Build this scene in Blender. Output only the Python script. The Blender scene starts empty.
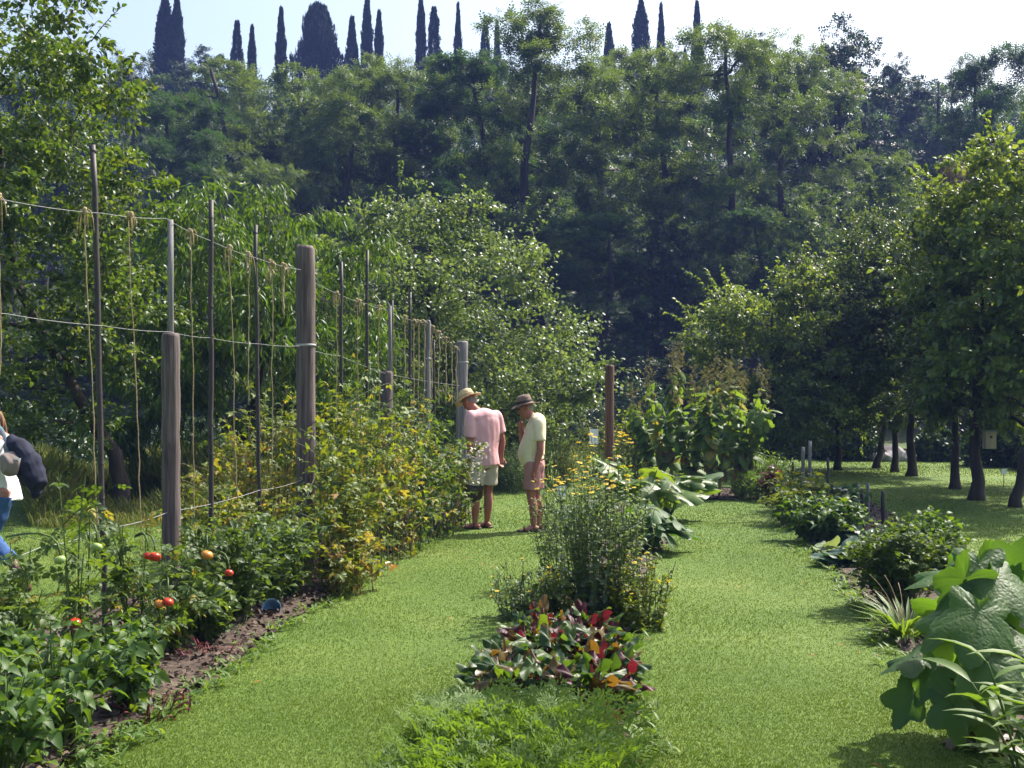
import bpy, bmesh, math, random
import numpy as np
from mathutils import Vector

SC = bpy.context.scene
COL = SC.collection
F, H, HZ = 1137.0, 1.65, 400.0        # focal length in pixels, eye height, horizon row


def G(px, py):
    """ground point seen at a pixel"""
    Y = F * H / (py - HZ)
    return (px - 512) / F * Y, Y


def X_at(px, Y):
    return (px - 512) / F * Y


def Z_at(py, Y):
    return H + (HZ - py) / F * Y


def hill(x, y):
    x = np.asarray(x, float); y = np.asarray(y, float)
    t = np.clip((y - 41) / 62, 0, 1)
    z = 23 * t * t * (3 - 2 * t)
    t2 = np.clip((y - 103) / 150, 0, 1)
    z = z + 6 * t2
    z = z * (1 - 0.10 * np.clip((x - 10) / 50, 0, 1)) + np.clip((y - 45) / 20, 0, 1) * 0.5 * np.sin(x * .21 + y * .13) * np.sin(y * .17 - x * .05)
    return z


# ------------------------------------------------------------------ objects
def tag(o, label=None, cat=None, group=None, kind=None):
    if label: o['label'] = label
    if cat: o['category'] = cat
    if group: o['group'] = group
    if kind: o['kind'] = kind
    return o


def thing(name, label, cat, loc=(0, 0, 0), rz=0.0, group=None):
    o = bpy.data.objects.new(name, None)
    o.empty_display_size = 0.1
    COL.objects.link(o)
    o.location = loc
    o.rotation_euler = (0, 0, rz)
    return tag(o, label, cat, group)


def dup(root, loc, rz=0.0, scale=(1, 1, 1), label=None, group=None):
    c = root.copy(); COL.objects.link(c)
    c.location = loc; c.rotation_euler = (0, 0, rz); c.scale = scale
    if label: c['label'] = label
    if group: c['group'] = group
    for ch in list(root.children):
        d = ch.copy(); COL.objects.link(d); d.parent = c
        for g in list(ch.children):
            e = g.copy(); COL.objects.link(e); e.parent = d
    return c


class MB:
    """collects shapes into one mesh"""
    def __init__(self):
        self.v, self.f, self.m, self.s, self.n = [], [], [], [], 0

    def add(self, V, T, mat=0, smooth=True):
        V = np.asarray(V, np.float32).reshape(-1, 3); T = np.asarray(T, np.int32).reshape(-1, 3)
        if len(T) == 0: return self
        self.v.append(V); self.f.append(T + self.n)
        self.m.append(np.full(len(T), mat, np.int32)); self.s.append(np.full(len(T), smooth, bool))
        self.n += len(V)
        return self

    def scatter(self, tmpl, P, D, N, S, mat=0, smooth=True):
        P = np.asarray(P, float).reshape(-1, 3)
        if len(P) == 0: return self
        tv, tf = tmpl
        D = unit(np.broadcast_to(np.asarray(D, float), P.shape)); N = np.broadcast_to(np.asarray(N, float), P.shape)
        Xv = np.cross(D, N); bad = np.linalg.norm(Xv, axis=1) < 1e-4
        if bad.any(): Xv = Xv.copy(); Xv[bad] = np.cross(D[bad], [1.0, .3, .2])
        Xv = unit(Xv); Nn = np.cross(Xv, D)
        S = np.broadcast_to(np.asarray(S, float), (len(P),))[:, None, None]
        V = P[:, None, :] + S * (tv[None, :, 0:1] * Xv[:, None, :] + tv[None, :, 1:2] * D[:, None, :] + tv[None, :, 2:3] * Nn[:, None, :])
        T = tf[None] + (np.arange(len(P)) * len(tv))[:, None, None]
        return self.add(V.reshape(-1, 3), T.reshape(-1, 3), mat, smooth)

    def tube(self, pts, rad, sides=6, mat=0, smooth=True, cap=True):
        p = np.asarray(pts, float); n = len(p)
        r = np.broadcast_to(np.asarray(rad, float), (n,))
        t = np.gradient(p, axis=0); t = unit(t)
        ref = np.array([1.0, 0, 0]) if abs(t[0][0]) < .9 else np.array([0, 1.0, 0])
        u = unit(np.cross(t, ref)); w = np.cross(t, u)
        a = np.arange(sides) / sides * 2 * math.pi
        ring = p[:, None] + r[:, None, None] * (np.cos(a)[None, :, None] * u[:, None] + np.sin(a)[None, :, None] * w[:, None])
        V = ring.reshape(-1, 3)
        i = np.arange(n - 1)[:, None] * sides; j = np.arange(sides)[None]; k = (j + 1) % sides
        A, B, C_, D_ = i + j, i + k, i + sides + k, i + sides + j
        T = np.concatenate([np.stack([A, B, C_], -1).reshape(-1, 3), np.stack([A, C_, D_], -1).reshape(-1, 3)])
        if cap:
            V = np.concatenate([V, p[:1], p[-1:]]); c0, c1 = n * sides, n * sides + 1
            jj = np.arange(sides); kk = (jj + 1) % sides
            T = np.concatenate([T, np.stack([np.full(sides, c0), kk, jj], -1), np.stack([np.full(sides, c1), (n - 1) * sides + jj, (n - 1) * sides + kk], -1)])
        return self.add(V, T, mat, smooth)

    def lathe(self, prof, c=(0, 0, 0), n=16, mat=0, smooth=True, sx=1, sy=1):
        prof = np.asarray(prof, float); a = np.arange(n) / n * 2 * math.pi
        V = np.stack([prof[:, 0][:, None] * np.cos(a) * sx, prof[:, 0][:, None] * np.sin(a) * sy, np.repeat(prof[:, 1][:, None], n, 1)], -1).reshape(-1, 3) + np.asarray(c)
        m = len(prof); i = np.arange(m - 1)[:, None] * n; j = np.arange(n)[None]; k = (j + 1) % n
        A, B, C_, D_ = i + j, i + k, i + n + k, i + n + j
        T = np.concatenate([np.stack([A, B, C_], -1).reshape(-1, 3), np.stack([A, C_, D_], -1).reshape(-1, 3)])
        return self.add(V, T, mat, smooth)

    def box(self, c, s, mat=0, rz=0.0):
        x = np.array([[i, j, k] for i in (-.5, .5) for j in (-.5, .5) for k in (-.5, .5)]) * np.asarray(s)
        ca, sa = math.cos(rz), math.sin(rz)
        x = np.stack([x[:, 0] * ca - x[:, 1] * sa, x[:, 0] * sa + x[:, 1] * ca, x[:, 2]], -1) + np.asarray(c)
        T = [(0, 1, 3), (0, 3, 2), (4, 6, 7), (4, 7, 5), (0, 4, 5), (0, 5, 1), (2, 3, 7), (2, 7, 6), (0, 2, 6), (0, 6, 4), (1, 5, 7), (1, 7, 3)]
        return self.add(x, T, mat, False)

    def mesh(self, name):
        me = bpy.data.meshes.new(name)
        V = np.concatenate(self.v); T = np.concatenate(self.f)
        me.vertices.add(len(V)); me.vertices.foreach_set('co', V.ravel())
        me.loops.add(len(T) * 3); me.loops.foreach_set('vertex_index', T.ravel().astype(np.int32))
        me.polygons.add(len(T)); me.polygons.foreach_set('loop_start', np.arange(len(T), dtype=np.int32) * 3)
        me.polygons.foreach_set('material_index', np.concatenate(self.m))
        me.polygons.foreach_set('use_smooth', np.concatenate(self.s))
        me.update(calc_edges=True)
        return me

    def build(self, name, mats, parent=None, loc=(0, 0, 0)):
        if not self.v: return None
        me = self.mesh(name)
        for m in (mats if isinstance(mats, (list, tuple)) else [mats]): me.materials.append(m)
        o = bpy.data.objects.new(name, me); COL.objects.link(o)
        if parent: o.parent = parent
        o.location = loc
        return o


def unit(v):
    v = np.asarray(v, float)
    return v / np.maximum(np.linalg.norm(v, axis=-1, keepdims=True), 1e-9)


def rnd_unit(r, n):
    return unit(r.normal(size=(n, 3)))


def bez(a, b, c, n):
    t = np.linspace(0, 1, n)[:, None]
    a, b, c = map(lambda q: np.asarray(q, float), (a, b, c))
    return (1 - t) ** 2 * a + 2 * t * (1 - t) * b + t * t * c


# ------------------------------------------------------------------ leaf shapes (x width, y length, z up)
def leaf_t(rows):
    V, T = [], []
    V.append((0, rows[0][0], rows[0][2])); prev = None
    for (y, w, z, zf) in [(q[0], q[1], q[2], q[3] if len(q) > 3 else .35) for q in rows[1:-1]]:
        i = len(V); V += [(-w, y, z + w * zf), (0, y, z), (w, y, z + w * zf)]
        if prev is None: T += [(0, i + 1, i), (0, i + 2, i + 1)]
        else: T += [(prev, prev + 1, i + 1), (prev, i + 1, i), (prev + 1, prev + 2, i + 2), (prev + 1, i + 2, i + 1)]
        prev = i
    i = len(V); V.append((0, rows[-1][0], rows[-1][2])); T += [(prev, prev + 1, i), (prev + 1, prev + 2, i)]
    return np.array(V, float), np.array(T, np.int32)


def compound(leaf, places):
    """a compound leaf: (x, y, z, angle, size) for each leaflet"""
    V, T, n = [], [], 0
    for (x, y, z, a, s) in places:
        v = leaf[0] * s; c, q = math.cos(a), math.sin(a)
        V.append(np.stack([v[:, 0] * c + v[:, 1] * q + x, -v[:, 0] * q + v[:, 1] * c + y, v[:, 2] + z], -1)); T.append(leaf[1] + n); n += len(v)
    return np.concatenate(V), np.concatenate(T)


T_DIA = leaf_t([(0, 0, 0), (.45, .27, .02), (1, 0, -.06)])
T_ROUND = leaf_t([(0, 0, 0), (.25, .3, .02), (.65, .33, 0), (1, 0, -.1)])
T_OVATE = leaf_t([(0, 0, 0), (.15, .2, .03), (.4, .3, .04), (.72, .19, -.03), (1, 0, -.16)])
T_OVATE2 = leaf_t([(0, 0, 0), (.15, .2, .06), (.4, .3, .06), (.7, .2, -.1), (1, 0, -.34)])
T_LANCE = leaf_t([(0, 0, 0), (.25, .085, .03), (.6, .085, -.04), (1, 0, -.25)])
T_BLADE = leaf_t([(0, 0, 0), (.3, .035, .03), (.65, .03, -.06), (1, 0, -.32)])
T_NEEDLE = leaf_t([(0, 0, 0), (.4, .09, 0), (1, 0, 0)])
_q = (np.array([(-.035, 0, 0), (.035, 0, 0), (0, 1, 0)], float), np.array([(0, 1, 2)], np.int32))
T_LOCUST = compound(T_DIA, [(0, .95, -.12, 0, .3)] + [(s * .03, y, -.1 * y, s * 1.15, .36) for y in (.15, .42, .7) for s in (-1, 1)])
T_SPRAY = compound(T_DIA, [(0, .5, 0, 0, .5), (-.05, .2, .05, -.9, .5), (.05, .3, 0, .8, .5), (0, .1, -.05, 1.6, .4), (0, .45, .08, -.5, .45)])
T_TOM = compound(T_OVATE, [(0, .68, -.1, 0, .42)] + [(s * .02, y, -.12 * y, s * 1.0, sz) for (y, sz) in ((.2, .3), (.45, .4), (.33, .16), (.6, .2)) for s in (-1, 1)])
T_TRI = compound(T_OVATE, [(0, .35, 0, 0, .65), (-.03, .32, 0, -1.3, .55), (.03, .32, 0, 1.3, .55)])
T_CAPS = compound(_q, [(0, 0, 0, a, s) for a, s in ((-.5, 1), (0, 1.2), (.5, .9))])


def fern_template():
    r = random.Random(4); pl = []
    for i in range(8):
        y = .26 + i * .085; l = .30 * math.sin(math.pi * min(1, (i + 2.2) / 9.6)) + .03
        for s in (-1, 1):
            for k in range(5):
                f = (k + .6) / 5 * l; aa = s * 1.05
                pl.append((math.sin(aa) * f, y + math.cos(aa) * f, -.10 * y * y + r.uniform(-.03, .05), aa + r.uniform(-1.1, 1.1), .065 + r.uniform(0, .05)))
    pl.append((0, .92, -.1, 0, .1)); pl.append((0, 0, 0, 0, .3)); pl.append((0, .26, -.01, 0, .3)); pl.append((0, .55, -.04, 0, .3))
    return compound(leaf_t([(0, 0, 0), (.5, .13, .05), (1, 0, 0)]), pl)


T_FERN = fern_template()


def big_leaf(lobes=5, depth=.3, n=60, cup=.14, wave=.05, seed=1, notch=.55, aspect=1.0, teeth=.03, rings=6):
    """a broad lobed leaf blade with sunken veins, stalk joint near the origin and tip along +y"""
    r = random.Random(seed); V = [(0, .12, 0)]; T = []
    ph, p2 = r.uniform(0, 6), r.uniform(0, 6); step = 1.15 if lobes >= 5 else 1.5
    veins = [step * k for k in range(-(lobes // 2), lobes // 2 + 1)]
    for k in range(1, rings + 1):
        t = k / rings
        for i in range(n):
            a = -math.pi + (i + .5) / n * 2 * math.pi         # 0 = tip
            dv = min(abs(a - v) for v in veins); near = max(0.0, 1 - dv / (step * .5)) if dv < step * .5 else 0
            lob = 1 - depth * (1 - near ** .8) * t ** 1.3
            R = lob * max(.12, 1 - notch * max(0, (abs(a) - 2.3) / .84) ** 1.2)
            R *= .66 + .34 * math.cos(a * .5) ** 2 + teeth * math.sin(31 * a + ph) * t + .5 * teeth * math.sin(17 * a + p2) * t
            x, y = math.sin(a) * R * t * .72 * aspect, math.cos(a) * R * t
            z = -cup * (t ** 2.2) * (.25 + .75 * math.cos(a * .5) ** 4) - .10 * (abs(x) - .5 * x * x) - .013 * math.exp(-(dv / .075) ** 2) * (1 - .5 * t) * min(1, 3 * t)
            z += wave * t * t * math.sin(2 * a + ph) + .5 * wave * t * t * math.sin(5 * a + p2) 
            V.append((x, y + .12, z))
    for i in range(n - 1): T.append((0, 1 + i + 1, 1 + i))
    for k in range(rings - 1):
        for i in range(n - 1):
            a = 1 + k * n + i; b = a + 1; c = b + n; d = a + n
            T += [(a, b, c), (a, c, d)]
    return np.array(V, float), np.array(T, np.int32)


# ------------------------------------------------------------------ materials
def new_mat(name):
    m = bpy.data.materials.new(name); m.use_nodes = True
    nt = m.node_tree; nt.nodes.clear()
    return m, nt, nt.nodes, nt.links


def ramp(nd, stops, interp='LINEAR'):
    r = nd.new('ShaderNodeValToRGB'); e = r.color_ramp; e.interpolation = interp
    while len(e.elements) < len(stops): e.elements.new(.5)
    for el, (p, c) in zip(e.elements, stops): el.position = p; el.color = (*c, 1)
    return r


def leaf_mat(name, cols, trans=.38, tint=(1.5, 1.55, .5), rough=.42, spec=.5, vary=.35, nscale=1.3, bump=0.0):
    m, nt, nd, lk = new_mat(name)
    geo = nd.new('ShaderNodeNewGeometry'); tc = nd.new('ShaderNodeTexCoord'); no = nd.new('ShaderNodeTexNoise')
    no.inputs['Scale'].default_value = nscale; no.inputs['Detail'].default_value = 2
    lk.new(tc.outputs['Object'], no.inputs['Vector'])
    mx = nd.new('ShaderNodeMix'); mx.data_type = 'FLOAT'; mx.inputs[0].default_value = vary
    lk.new(geo.outputs['Random Per Island'], mx.inputs[2]); lk.new(no.outputs[0], mx.inputs[3])
    n = len(cols); rp = ramp(nd, [(i / (n - 1), c) for i, c in enumerate(cols)])
    lk.new(mx.outputs[0], rp.inputs[0])
    pr = nd.new('ShaderNodeBsdfPrincipled'); pr.inputs['Roughness'].default_value = rough
    pr.inputs['Specular IOR Level'].default_value = spec
    lk.new(rp.outputs[0], pr.inputs['Base Color'])
    if bump:
        vo = nd.new('ShaderNodeTexVoronoi'); vo.feature = 'DISTANCE_TO_EDGE'; vo.inputs['Scale'].default_value = 42; lk.new(tc.outputs['Object'], vo.inputs['Vector'])
        n3 = nd.new('ShaderNodeTexNoise'); n3.inputs['Scale'].default_value = 16; lk.new(tc.outputs['Object'], n3.inputs['Vector'])
        ad = nd.new('ShaderNodeMath'); ad.operation = 'ADD'; lk.new(vo.outputs[0], ad.inputs[0]); lk.new(n3.outputs[0], ad.inputs[1])
        bp = nd.new('ShaderNodeBump'); bp.inputs['Strength'].default_value = bump; bp.inputs['Distance'].default_value = .02; lk.new(ad.outputs[0], bp.inputs['Height']); lk.new(bp.outputs[0], pr.inputs['Normal'])
    mul = nd.new('ShaderNodeMix'); mul.data_type = 'RGBA'; mul.blend_type = 'MULTIPLY'; mul.inputs[0].default_value = 1
    lk.new(rp.outputs[0], mul.inputs[6]); mul.inputs[7].default_value = (*tint, 1)
    tr = nd.new('ShaderNodeBsdfTranslucent'); lk.new(mul.outputs[2], tr.inputs['Color'])
    ms = nd.new('ShaderNodeMixShader'); ms.inputs[0].default_value = trans
    lk.new(pr.outputs[0], ms.inputs[1]); lk.new(tr.outputs[0], ms.inputs[2])
    out = nd.new('ShaderNodeOutputMaterial'); lk.new(ms.outputs[0], out.inputs[0])
    return m


def solid(name, stops, scale=8.0, rough=.75, stretch=(1, 1, 1), bump=.0, spec=.3, detail=5):
    m, nt, nd, lk = new_mat(name)
    tc = nd.new('ShaderNodeTexCoord'); mp = nd.new('ShaderNodeMapping'); mp.inputs['Scale'].default_value = stretch
    no = nd.new('ShaderNodeTexNoise'); no.inputs['Scale'].default_value = scale; no.inputs['Detail'].default_value = detail
    lk.new(tc.outputs['Object'], mp.inputs[0]); lk.new(mp.outputs[0], no.inputs['Vector'])
    n = len(stops); rp = ramp(nd, [(.28 + .44 * i / max(1, n - 1), c) for i, c in enumerate(stops)])
    lk.new(no.outputs[0], rp.inputs[0])
    pr = nd.new('ShaderNodeBsdfPrincipled'); pr.inputs['Roughness'].default_value = rough; pr.inputs['Specular IOR Level'].default_value = spec
    lk.new(rp.outputs[0], pr.inputs['Base Color'])
    if bump:
        b = nd.new('ShaderNodeBump'); b.inputs['Strength'].default_value = bump; b.inputs['Distance'].default_value = .02
        lk.new(no.outputs[0], b.inputs['Height']); lk.new(b.outputs[0], pr.inputs['Normal'])
    out = nd.new('ShaderNodeOutputMaterial'); lk.new(pr.outputs[0], out.inputs[0])
    return m


M = {}
M['locust'] = leaf_mat('locust_leaf', [(.037, .069, .024), (.066, .115, .032), (.105, .158, .043), (.165, .182, .06)], .38, (1.7, 1.55, .55), .5, .4, .5, .35)
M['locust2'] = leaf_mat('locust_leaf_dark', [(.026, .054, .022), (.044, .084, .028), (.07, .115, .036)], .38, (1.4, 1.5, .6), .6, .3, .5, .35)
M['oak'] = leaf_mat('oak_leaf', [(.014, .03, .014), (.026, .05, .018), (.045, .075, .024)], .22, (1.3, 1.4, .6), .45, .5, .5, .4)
M['mixed'] = leaf_mat('wood_leaf', [(.025, .05, .016), (.05, .095, .024), (.085, .13, .03), (.12, .12, .04)], .40, (1.5, 1.5, .5), .55, .3, .6, .12)
M['rust'] = leaf_mat('rusty_leaf', [(.06, .06, .02), (.11, .08, .03), (.09, .1, .03)], .35, (1.4, 1.2, .5), .6, .3)
M['cypress'] = leaf_mat('cypress_leaf', [(.008, .016, .010), (.015, .027, .014), (.03, .045, .02)], .1, (1.2, 1.3, .7), .7, .2)
M['apple'] = leaf_mat('apple_leaf', [(.026, .055, .014), (.046, .09, .02), (.078, .13, .026), (.15, .17, .04)], .48, (1.9, 1.7, .4), .42, .5)
M['peach'] = leaf_mat('peach_leaf', [(.035, .08, .014), (.06, .12, .02), (.1, .165, .03)], .5, (1.8, 1.6, .4), .42, .45)
M['silver'] = leaf_mat('mulberry_leaf', [(.06, .095, .04), (.085, .135, .052), (.125, .18, .068), (.17, .21, .09)], .44, (1.6, 1.5, .6), .42, .6)
M['pear'] = leaf_mat('pear_leaf', [(.055, .098, .028), (.09, .145, .038), (.13, .185, .048), (.16, .2, .055)], .5, (1.8, 1.6, .5), .42, .55)
M['pear_dark'] = leaf_mat('plum_leaf', [(.028, .054, .02), (.046, .082, .025), (.075, .115, .033), (.1, .12, .04)], .40, (1.7, 1.55, .5), .42, .5)
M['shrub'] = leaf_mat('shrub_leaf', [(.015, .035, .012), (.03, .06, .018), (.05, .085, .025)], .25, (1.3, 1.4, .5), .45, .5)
M['pepper'] = leaf_mat('pepper_leaf', [(.035, .085, .016), (.06, .125, .022), (.11, .18, .03)], .48, (1.9, 1.6, .35), .5, .45)
M['tomato'] = leaf_mat('tomato_leaf', [(.035, .07, .018), (.06, .11, .024), (.1, .155, .034)], .48, (1.9, 1.65, .45), .5, .4)
M['bean'] = leaf_mat('bean_leaf', [(.06, .1, .02), (.1, .155, .028), (.16, .205, .035), (.24, .24, .045)], .5, (1.6, 1.4, .35), .5, .4)
M['yellow'] = leaf_mat('yellowing_leaf', [(.2, .21, .035), (.3, .27, .05), (.36, .26, .05)], .5, (1.25, 1.15, .5), .55, .3)
M['orange'] = leaf_mat('dying_leaf', [(.2, .11, .04), (.34, .19, .06), (.15, .1, .045)], .4, (1.2, 1.0, .6), .6, .3)
M['pale'] = leaf_mat('pale_green_leaf', [(.07, .13, .03), (.11, .19, .04), (.17, .24, .05)], .48, (1.5, 1.4, .4), .5, .4)
M['carrot'] = leaf_mat('carrot_leaf', [(.06, .12, .02), (.1, .18, .03), (.15, .23, .045)], .45, (1.5, 1.4, .45), .5, .4)
M['beet'] = leaf_mat('beet_leaf', [(.022, .05, .018), (.035, .08, .02), (.09, .15, .03)], .5, (2.0, 1.7, .35), .42, .4)
M['beet_red'] = leaf_mat('red_beet_leaf', [(.035, .010, .015), (.07, .012, .02), (.05, .03, .018)], .42, (2.0, .8, .8), .5, .4)
M['bronze'] = leaf_mat('bronze_leaf', [(.07, .06, .02), (.12, .08, .022), (.09, .08, .02)], .45, (1.6, 1.2, .4), .4, .6)
M['red_stem'] = solid('red_stem', [(.10, .016, .02), (.2, .04, .04)], 20, .6)
M['squash'] = leaf_mat('squash_leaf', [(.04, .09, .024), (.055, .12, .03), (.08, .155, .036)], .5, (1.9, 1.75, .4), .5, .36, .6, 9.0, .22)
M['broad'] = leaf_mat('broad_leaf', [(.06, .11, .025), (.09, .16, .034), (.14, .21, .045)], .5, (1.7, 1.5, .4), .42, .6, .5)
M['courgette'] = leaf_mat('courgette_leaf', [(.03, .075, .024), (.05, .11, .032), (.08, .15, .04)], .42, (1.8, 1.7, .4), .5, .35, .5, 9.0, .12)
M['flower_leaf'] = leaf_mat('grey_green_leaf', [(.10, .15, .085), (.135, .195, .1), (.18, .24, .12)], .48, (1.5, 1.4, .6), .5, .5)
M['blue_leaf'] = leaf_mat('blue_green_leaf', [(.03, .07, .04), (.05, .1, .055), (.08, .14, .075)], .3, (1.3, 1.4, .6), .35, .7)
M['grey_leaf'] = leaf_mat('soft_grey_leaf', [(.12, .17, .1), (.18, .24, .12), (.25, .3, .15)], .4, (1.3, 1.3, .6), .6, .3)
M['burgundy'] = leaf_mat('burgundy_leaf', [(.03, .008, .014), (.06, .012, .02), (.1, .02, .03)], .35, (2, .8, .8), .4, .6)
M['petal'] = leaf_mat('yellow_petal', [(.72, .52, .03), (.85, .68, .07), (.8, .58, .1)], .35, (1.1, 1.0, .5), .5, .3)
M['eye'] = solid('flower_centre', [(.3, .2, .02), (.45, .3, .03)], 60)
M['white_petal'] = leaf_mat('white_blossom', [(.6, .5, .45), (.75, .7, .62), (.8, .76, .7)], .35, (1, 1, .95), .5, .3)
M['seed'] = leaf_mat('seed_head', [(.10, .085, .045), (.17, .15, .07), (.2, .21, .08)], .35, (1.1, 1.1, .7), .7, .2)
M['stem'] = solid('green_stem', [(.05, .09, .02), (.09, .13, .035)], 12, .55)
M['tan_stem'] = solid('tan_stem', [(.16, .1, .05), (.28, .2, .1)], 12, .7)
M['bark'] = solid('bark', [(.018, .014, .012), (.04, .032, .027), (.075, .062, .052)], 5, .9, (1, 1, .25), .6)
M['bark2'] = solid('smooth_bark', [(.03, .026, .024), (.06, .052, .046), (.1, .088, .075)], 4, .9, (1, 1, .3), .5)
M['tom_red'] = solid('ripe_tomato', [(.5, .035, .018), (.62, .06, .02)], 9, .25, spec=.5)
M['tom_orange'] = solid('ripening_tomato', [(.6, .16, .025), (.55, .28, .05)], 9, .28, spec=.5)
M['tom_green'] = solid('green_tomato', [(.2, .3, .07), (.3, .4, .12)], 9, .28, spec=.5)


def wood_post(name, c0, c1, c2):
    m, nt, nd, lk = new_mat(name)
    tc = nd.new('ShaderNodeTexCoord'); mp = nd.new('ShaderNodeMapping'); mp.inputs['Scale'].default_value = (30, 30, 1.3)
    no = nd.new('ShaderNodeTexNoise'); no.inputs['Scale'].default_value = 1.6; no.inputs['Detail'].default_value = 7; no.inputs['Distortion'].default_value = .6
    lk.new(tc.outputs['Object'], mp.inputs[0]); lk.new(mp.outputs[0], no.inputs['Vector'])
    rp = ramp(nd, [(.3, c0), (.5, c1), (.72, c2)]); lk.new(no.outputs[0], rp.inputs[0])
    n2 = nd.new('ShaderNodeTexNoise'); n2.inputs['Scale'].default_value = 2.2; lk.new(tc.outputs['Object'], n2.inputs['Vector'])
    mul = nd.new('ShaderNodeMix'); mul.data_type = 'RGBA'; mul.blend_type = 'MULTIPLY'; mul.inputs[0].default_value = .5
    r2 = ramp(nd, [(.35, (.5, .5, .52)), (.65, (1, 1, 1))]); lk.new(n2.outputs[0], r2.inputs[0])
    lk.new(rp.outputs[0], mul.inputs[6]); lk.new(r2.outputs[0], mul.inputs[7])
    pr = nd.new('ShaderNodeBsdfPrincipled'); pr.inputs['Roughness'].default_value = .85
    lk.new(mul.outputs[2], pr.inputs['Base Color'])
    b = nd.new('ShaderNodeBump'); b.inputs['Strength'].default_value = .6; b.inputs['Distance'].default_value = .01
    lk.new(no.outputs[0], b.inputs['Height']); lk.new(b.outputs[0], pr.inputs['Normal'])
    out = nd.new('ShaderNodeOutputMaterial'); lk.new(pr.outputs[0], out.inputs[0])
    return m


M['post'] = wood_post('weathered_wood', (.045, .032, .032), (.105, .078, .074), (.19, .15, .14))
M['post_grey'] = wood_post('grey_wood', (.1, .09, .095), (.19, .18, .185), (.3, .29, .29))
M['post_brown'] = wood_post('brown_wood', (.06, .03, .02), (.13, .066, .044), (.2, .11, .075))
M['steel'] = solid('dark_stake', [(.012, .010, .012), (.026, .02, .022), (.05, .036, .032)], 14, .6, (1, 1, .4), spec=.5)
M['bamboo'] = solid('pale_pole', [(.26, .2, .14), (.4, .33, .25)], 10, .65, (1, 1, .3))
M['twine'] = solid('jute_twine', [(.26, .19, .1), (.42, .33, .2)], 60, .9)
M['wire'] = solid('white_cord', [(.22, .22, .24), (.38, .38, .38)], 40, .6)
M['label'] = solid('plant_label', [(.74, .78, .82), (.82, .84, .86)], 6, .5)
# ------------------------------------------------------------------ world, sun, camera
SUN_AZ = math.radians(54)       # clockwise from +Y towards +X
SUN_EL = math.radians(51)
w = bpy.data.worlds.new('World'); SC.world = w; w.use_nodes = True
nt = w.node_tree; nt.nodes.clear()
sky = nt.nodes.new('ShaderNodeTexSky'); sky.sky_type = 'NISHITA'; sky.sun_disc = False
sky.sun_elevation = SUN_EL; sky.sun_rotation = SUN_AZ; sky.air_density = 1.3; sky.dust_density = 5.0; sky.ozone_density = 1.2
bg = nt.nodes.new('ShaderNodeBackground'); bg.inputs[1].default_value = .135
wo = nt.nodes.new('ShaderNodeOutputWorld')
nt.links.new(sky.outputs[0], bg.inputs[0]); nt.links.new(bg.outputs[0], wo.inputs[0])
sl = bpy.data.lights.new('sun', 'SUN'); sl.energy = 4.9; sl.angle = math.radians(.55); sl.color = (1, .94, .84)
so = bpy.data.objects.new('sun', sl); COL.objects.link(so)
sd = Vector((math.sin(SUN_AZ) * math.cos(SUN_EL), math.cos(SUN_AZ) * math.cos(SUN_EL), math.sin(SUN_EL)))
so.rotation_euler = sd.to_track_quat('Z', 'Y').to_euler(); so.location = (30, 30, 60)
cam = bpy.data.cameras.new('camera'); cam.sensor_width = 36; cam.lens = F * 36 / 1024; cam.shift_y = 16 / 1024; cam.clip_end = 2000; cam.clip_start = .05
co = bpy.data.objects.new('camera', cam); COL.objects.link(co); co.location = (0, 0, H); co.rotation_euler = (math.radians(90), 0, 0)
SC.camera = co
vs = SC.view_settings; vs.view_transform = 'Standard'; vs.look = 'None'; vs.gamma = 1; vs.use_curve_mapping = False; vs.exposure = 1.05
SC.render.engine = 'CYCLES'
cy = SC.cycles; cy.max_bounces = 8; cy.diffuse_bounces = 3; cy.glossy_bounces = 2; cy.transmission_bounces = 4; cy.volume_bounces = 0; cy.transparent_max_bounces = 6
cy.use_adaptive_sampling = True; cy.adaptive_threshold = .02; cy.use_denoising = True; cy.caustics_reflective = False; cy.caustics_refractive = False
cy.sample_clamp_indirect = 4

# ------------------------------------------------------------------ haze
HB = (-190, 190, -40, 300, -1.6, 48)
x0, x1, y0, y1, z0, z1 = HB
m, nt_, nd, lk = new_mat('haze_air')
pv = nd.new('ShaderNodeVolumePrincipled'); pv.inputs['Density'].default_value = .00068
pv.inputs['Color'].default_value = (.26, .38, 1, 1); pv.inputs['Anisotropy'].default_value = .15
out = nd.new('ShaderNodeOutputMaterial'); lk.new(pv.outputs[0], out.inputs['Volume'])
HAZE = True
if HAZE:
    hz = MB().box(((x0 + x1) / 2, (y0 + y1) / 2, (z0 + z1) / 2), (x1 - x0, y1 - y0, z1 - z0)).build('haze', m)
    tag(hz, 'thin blue summer haze between the garden and the wooded hill', 'haze', kind='stuff')


# ------------------------------------------------------------------ ground
def poly_in(P, x, y):
    x = np.asarray(x, float); y = np.asarray(y, float); ins = np.zeros(x.shape, bool); n = len(P)
    for i in range(n):
        (xa, ya), (xb, yb) = P[i], P[(i + 1) % n]
        c = ((ya > y) != (yb > y)) & (x < (xb - xa) * (y - ya) / (yb - ya + 1e-12) + xa)
        ins ^= c
    return ins


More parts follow.
